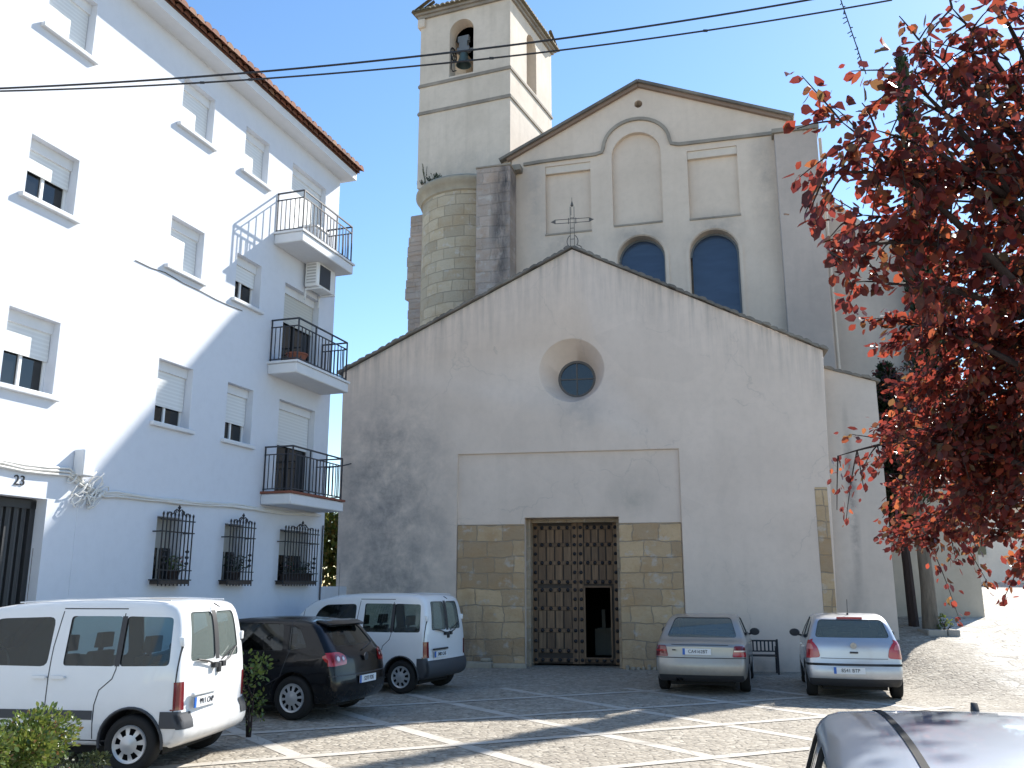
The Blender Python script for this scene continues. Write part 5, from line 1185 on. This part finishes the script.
# dark conifer squeezed between the church wing and the plum
random.seed(37)
cb2 = (10.3,23.6,terrain(10.3,23.6)); t = empty('conifer', cb2, 0, 'dark conifer squeezed between the church wing and the second plum tree', 'tree')
q = MB(); q.tube([(0,0,-.2),(-.03,0,1.5),(-.1,0,3.4),(-.15,0,6.6)], [.14,.12,.10,.02], 8); q.build('trunk', M['bark_dark'], t)
n = 7000; h = rng.random(n)*4.3; rad = np.interp(h, [0,.6,2,3.5,4.3], [.35,.72,.70,.4,.05]); a = rng.random(n)*6.283; k = np.sqrt(rng.random(n))*(.8+.25*np.sin(a*4+h*3))
C = np.c_[rad*k*np.cos(a)-.12, rad*k*np.sin(a), h+2.5]; D = np.c_[np.cos(a)*.6, np.sin(a)*.6, np.full(n,.6)]+rng.normal(size=(n,3))*.35
link('crown', leaves_mesh('crown', C, D, .2, M['leaf_dark'], .1, .35), t)
# cypress behind the annex wall
random.seed(41)
cb_ = (12.75,26.1,1.2); t = empty('cypress', cb_, 0, 'tall thin dark cypress behind the red plum trees right of the church', 'tree')
q = MB(); q.tube([(0,0,-.2),(0,0,3),(0,0,10),(0,0,17.2)], [.2,.16,.1,.02], 8); q.build('trunk', M['bark_dark'], t)
n = 15000; h = rng.random(n)**.85*15.9; rad = np.interp(h, [0,1.5,6,10,14.5,15.9], [.4,.7,.72,.42,.16,.03]); a = rng.random(n)*6.283; k = np.sqrt(rng.random(n))*(.82+.3*np.sin(a*3+h*2.1)*.6); 
C = np.c_[rad*k*np.cos(a), rad*k*np.sin(a), h+1.6]; D = np.c_[np.cos(a)*.35, np.sin(a)*.35, np.full(n,1.)]+rng.normal(size=(n,3))*.25
link('crown', leaves_mesh('crown', C, D, .26, M['leaf_dark'], .1, .32), t)
# kerbed tree bed
t = empty('tree_bed_kerb', (10.42,22.35,terrain(10.42,22.35)), R(-6), 'low stone kerb around the foot of the plum tree by the church wing', 'kerb')
for x0,x1,y0,y1 in ((-.36,.08,-.12,.08),(.10,.38,-.12,.08),(-.36,-.2,.10,.7),(.22,.38,.10,.7)):
    q = MB(); q.box(x0,x1,y0,y1,-.3,.13); link('kerb_stone', bevel_me(q.me('k', M['kerb']), .025, 2), t)
def shrub(name, label, base, rx, ry, h, n, size, leafm, flowers=0, stems=26, seed=1, cat='shrub', lobes=9):
    random.seed(seed); t = empty(name, base, 0, label, cat); L = [(random.uniform(-1,1)*rx*.75, random.uniform(-1,1)*ry*.75, random.uniform(.35,.95)*h, random.uniform(.28,.5)) for _ in range(lobes)]
    C = []; D = []
    for _ in range(n):
        x,y,z,r = random.choice(L); d = Vector((random.gauss(0,1),random.gauss(0,1),random.gauss(.25,.9))).normalized(); k = random.random()**.45
        C.append((x+d.x*rx*r*k, y+d.y*ry*r*k, max(.04, min(h*1.08, z+d.z*h*r*.55*k)))); D.append(d+Vector((random.gauss(0,.5),random.gauss(0,.5),random.gauss(.2,.5))))
    q = MB()
    for _ in range(stems):
        x,y,z,r = random.choice(L); q.tube([(x*.25,y*.25,-.03),(x*.6,y*.6,z*.55),(x+random.uniform(-.15,.15),y+random.uniform(-.15,.15),z*random.uniform(.8,1.15))], [.016,.011,.005], 5, False)
    q.build('stems', M['bark_dark'], t); link('foliage', leaves_mesh('foliage', C, D, size, M[leafm], .25, .62), t)
    if flowers:
        i = rng.integers(0, len(C), flowers); link('flowers', leaves_mesh('flowers', np.array(C)[i]+[0,0,.03], np.array(D)[i], .05, M['flower'], .3, .9), t)
    return t
shrub('rose_bush', 'sunlit green rose bush in the lower left corner before the white van', (-4.3,7.75,0), .68, .7, .90, 13000, .040, 'leaf_green', 8, seed=3)
shrub('rose_bush', 'dark straggly bush beside the near van, between sunlit bush and wheel', (-4.15,8.8,0), .42, .4, .42, 1500, .04, 'leaf_dark', 3, seed=4, lobes=7)
shrub('small_bush', 'slim leafy bush growing between the near white van and black hatchback', (-3.5,12.6,0), .2, .3, 1.0, 300, .06, 'leaf_green', 2, 4, seed=5, lobes=8)
shrub('distant_bush', 'yellow green bush seen through the gap between apartment block and church', (-6.9,33,0), 2.2, 1.5, 4.3, 7000, .22, 'leaf_yellow', 0, 30, seed=6, lobes=14)
shrub('seedling', 'small green weed sprouting inside the kerbed tree bed', (10.62,22.5,gz-.05), .22, .15, .42, 160, .06, 'leaf_green', 0, 8, seed=8, lobes=4)

# ---------------------------------------------------------------- overhead lines
def wire(name, label, a, b, sag, r, m='cable', cat='cable', knots=0):
    a, b = Vector(a), Vector(b); n = 40; q = MB(); P = [a.lerp(b, t)-Vector((0,0,4*sag*t*(1-t))) for t in np.linspace(0,1,n)]
    q.tube(P, r, 6)
    for _ in range(knots): p = P[random.randrange(4,n-4)]; q.tube([p-Vector((.03,0,0)), p+Vector((.03,0,0))], r*1.5, 6)
    return tag(q.build(name, M[m], None, smooth=60), label, cat, 'overhead power cables' if name == 'power_cable' else None)
YW = 11.0
A1, A2 = unproj(-40,90,YW), unproj(-40,92,YW); B1, B2 = unproj(905,-18,YW), unproj(892,0,YW)
def sag_for(A, B, px, py):
    m = unproj(px, py, YW); t = (m.x-A.x)/(B.x-A.x); return ((A.z+(B.z-A.z)*t)-m.z)/(4*t*(1-t))
wire('power_cable', 'upper of two black power cables crossing the sky in front of the tower', A1, B1, sag_for(A1,B1,520,44), .014, knots=0)
wire('power_cable', 'lower of two black power cables crossing the sky in front of the tower', A2, B2, sag_for(A2,B2,520,55), .012, knots=5)
a_, b_ = Vector((FA @ Vector((-.1,-.05,4.62)))), Vector((FL @ Vector((-5.85,-.05,5.15))))
wire('wall_line', 'short black line strung from the lowest balcony to the church corner', a_, b_, .02, .018)
q = MB(); pa, pb = unproj(836,-14,8.5), unproj(866,74,8.5); n = 26; P = [pa.lerp(pb,t) for t in np.linspace(0,1,n)]; q.tube(P, .006, 5)
for p in P[1:-1]: q.tube([p, p+Vector((random.uniform(-.05,.03),0,random.uniform(-.05,.02)))], .006, 5)
tag(q.build('string_lights', M['cable'], None), 'dark string of small lights slanting down into the red tree', 'string lights')
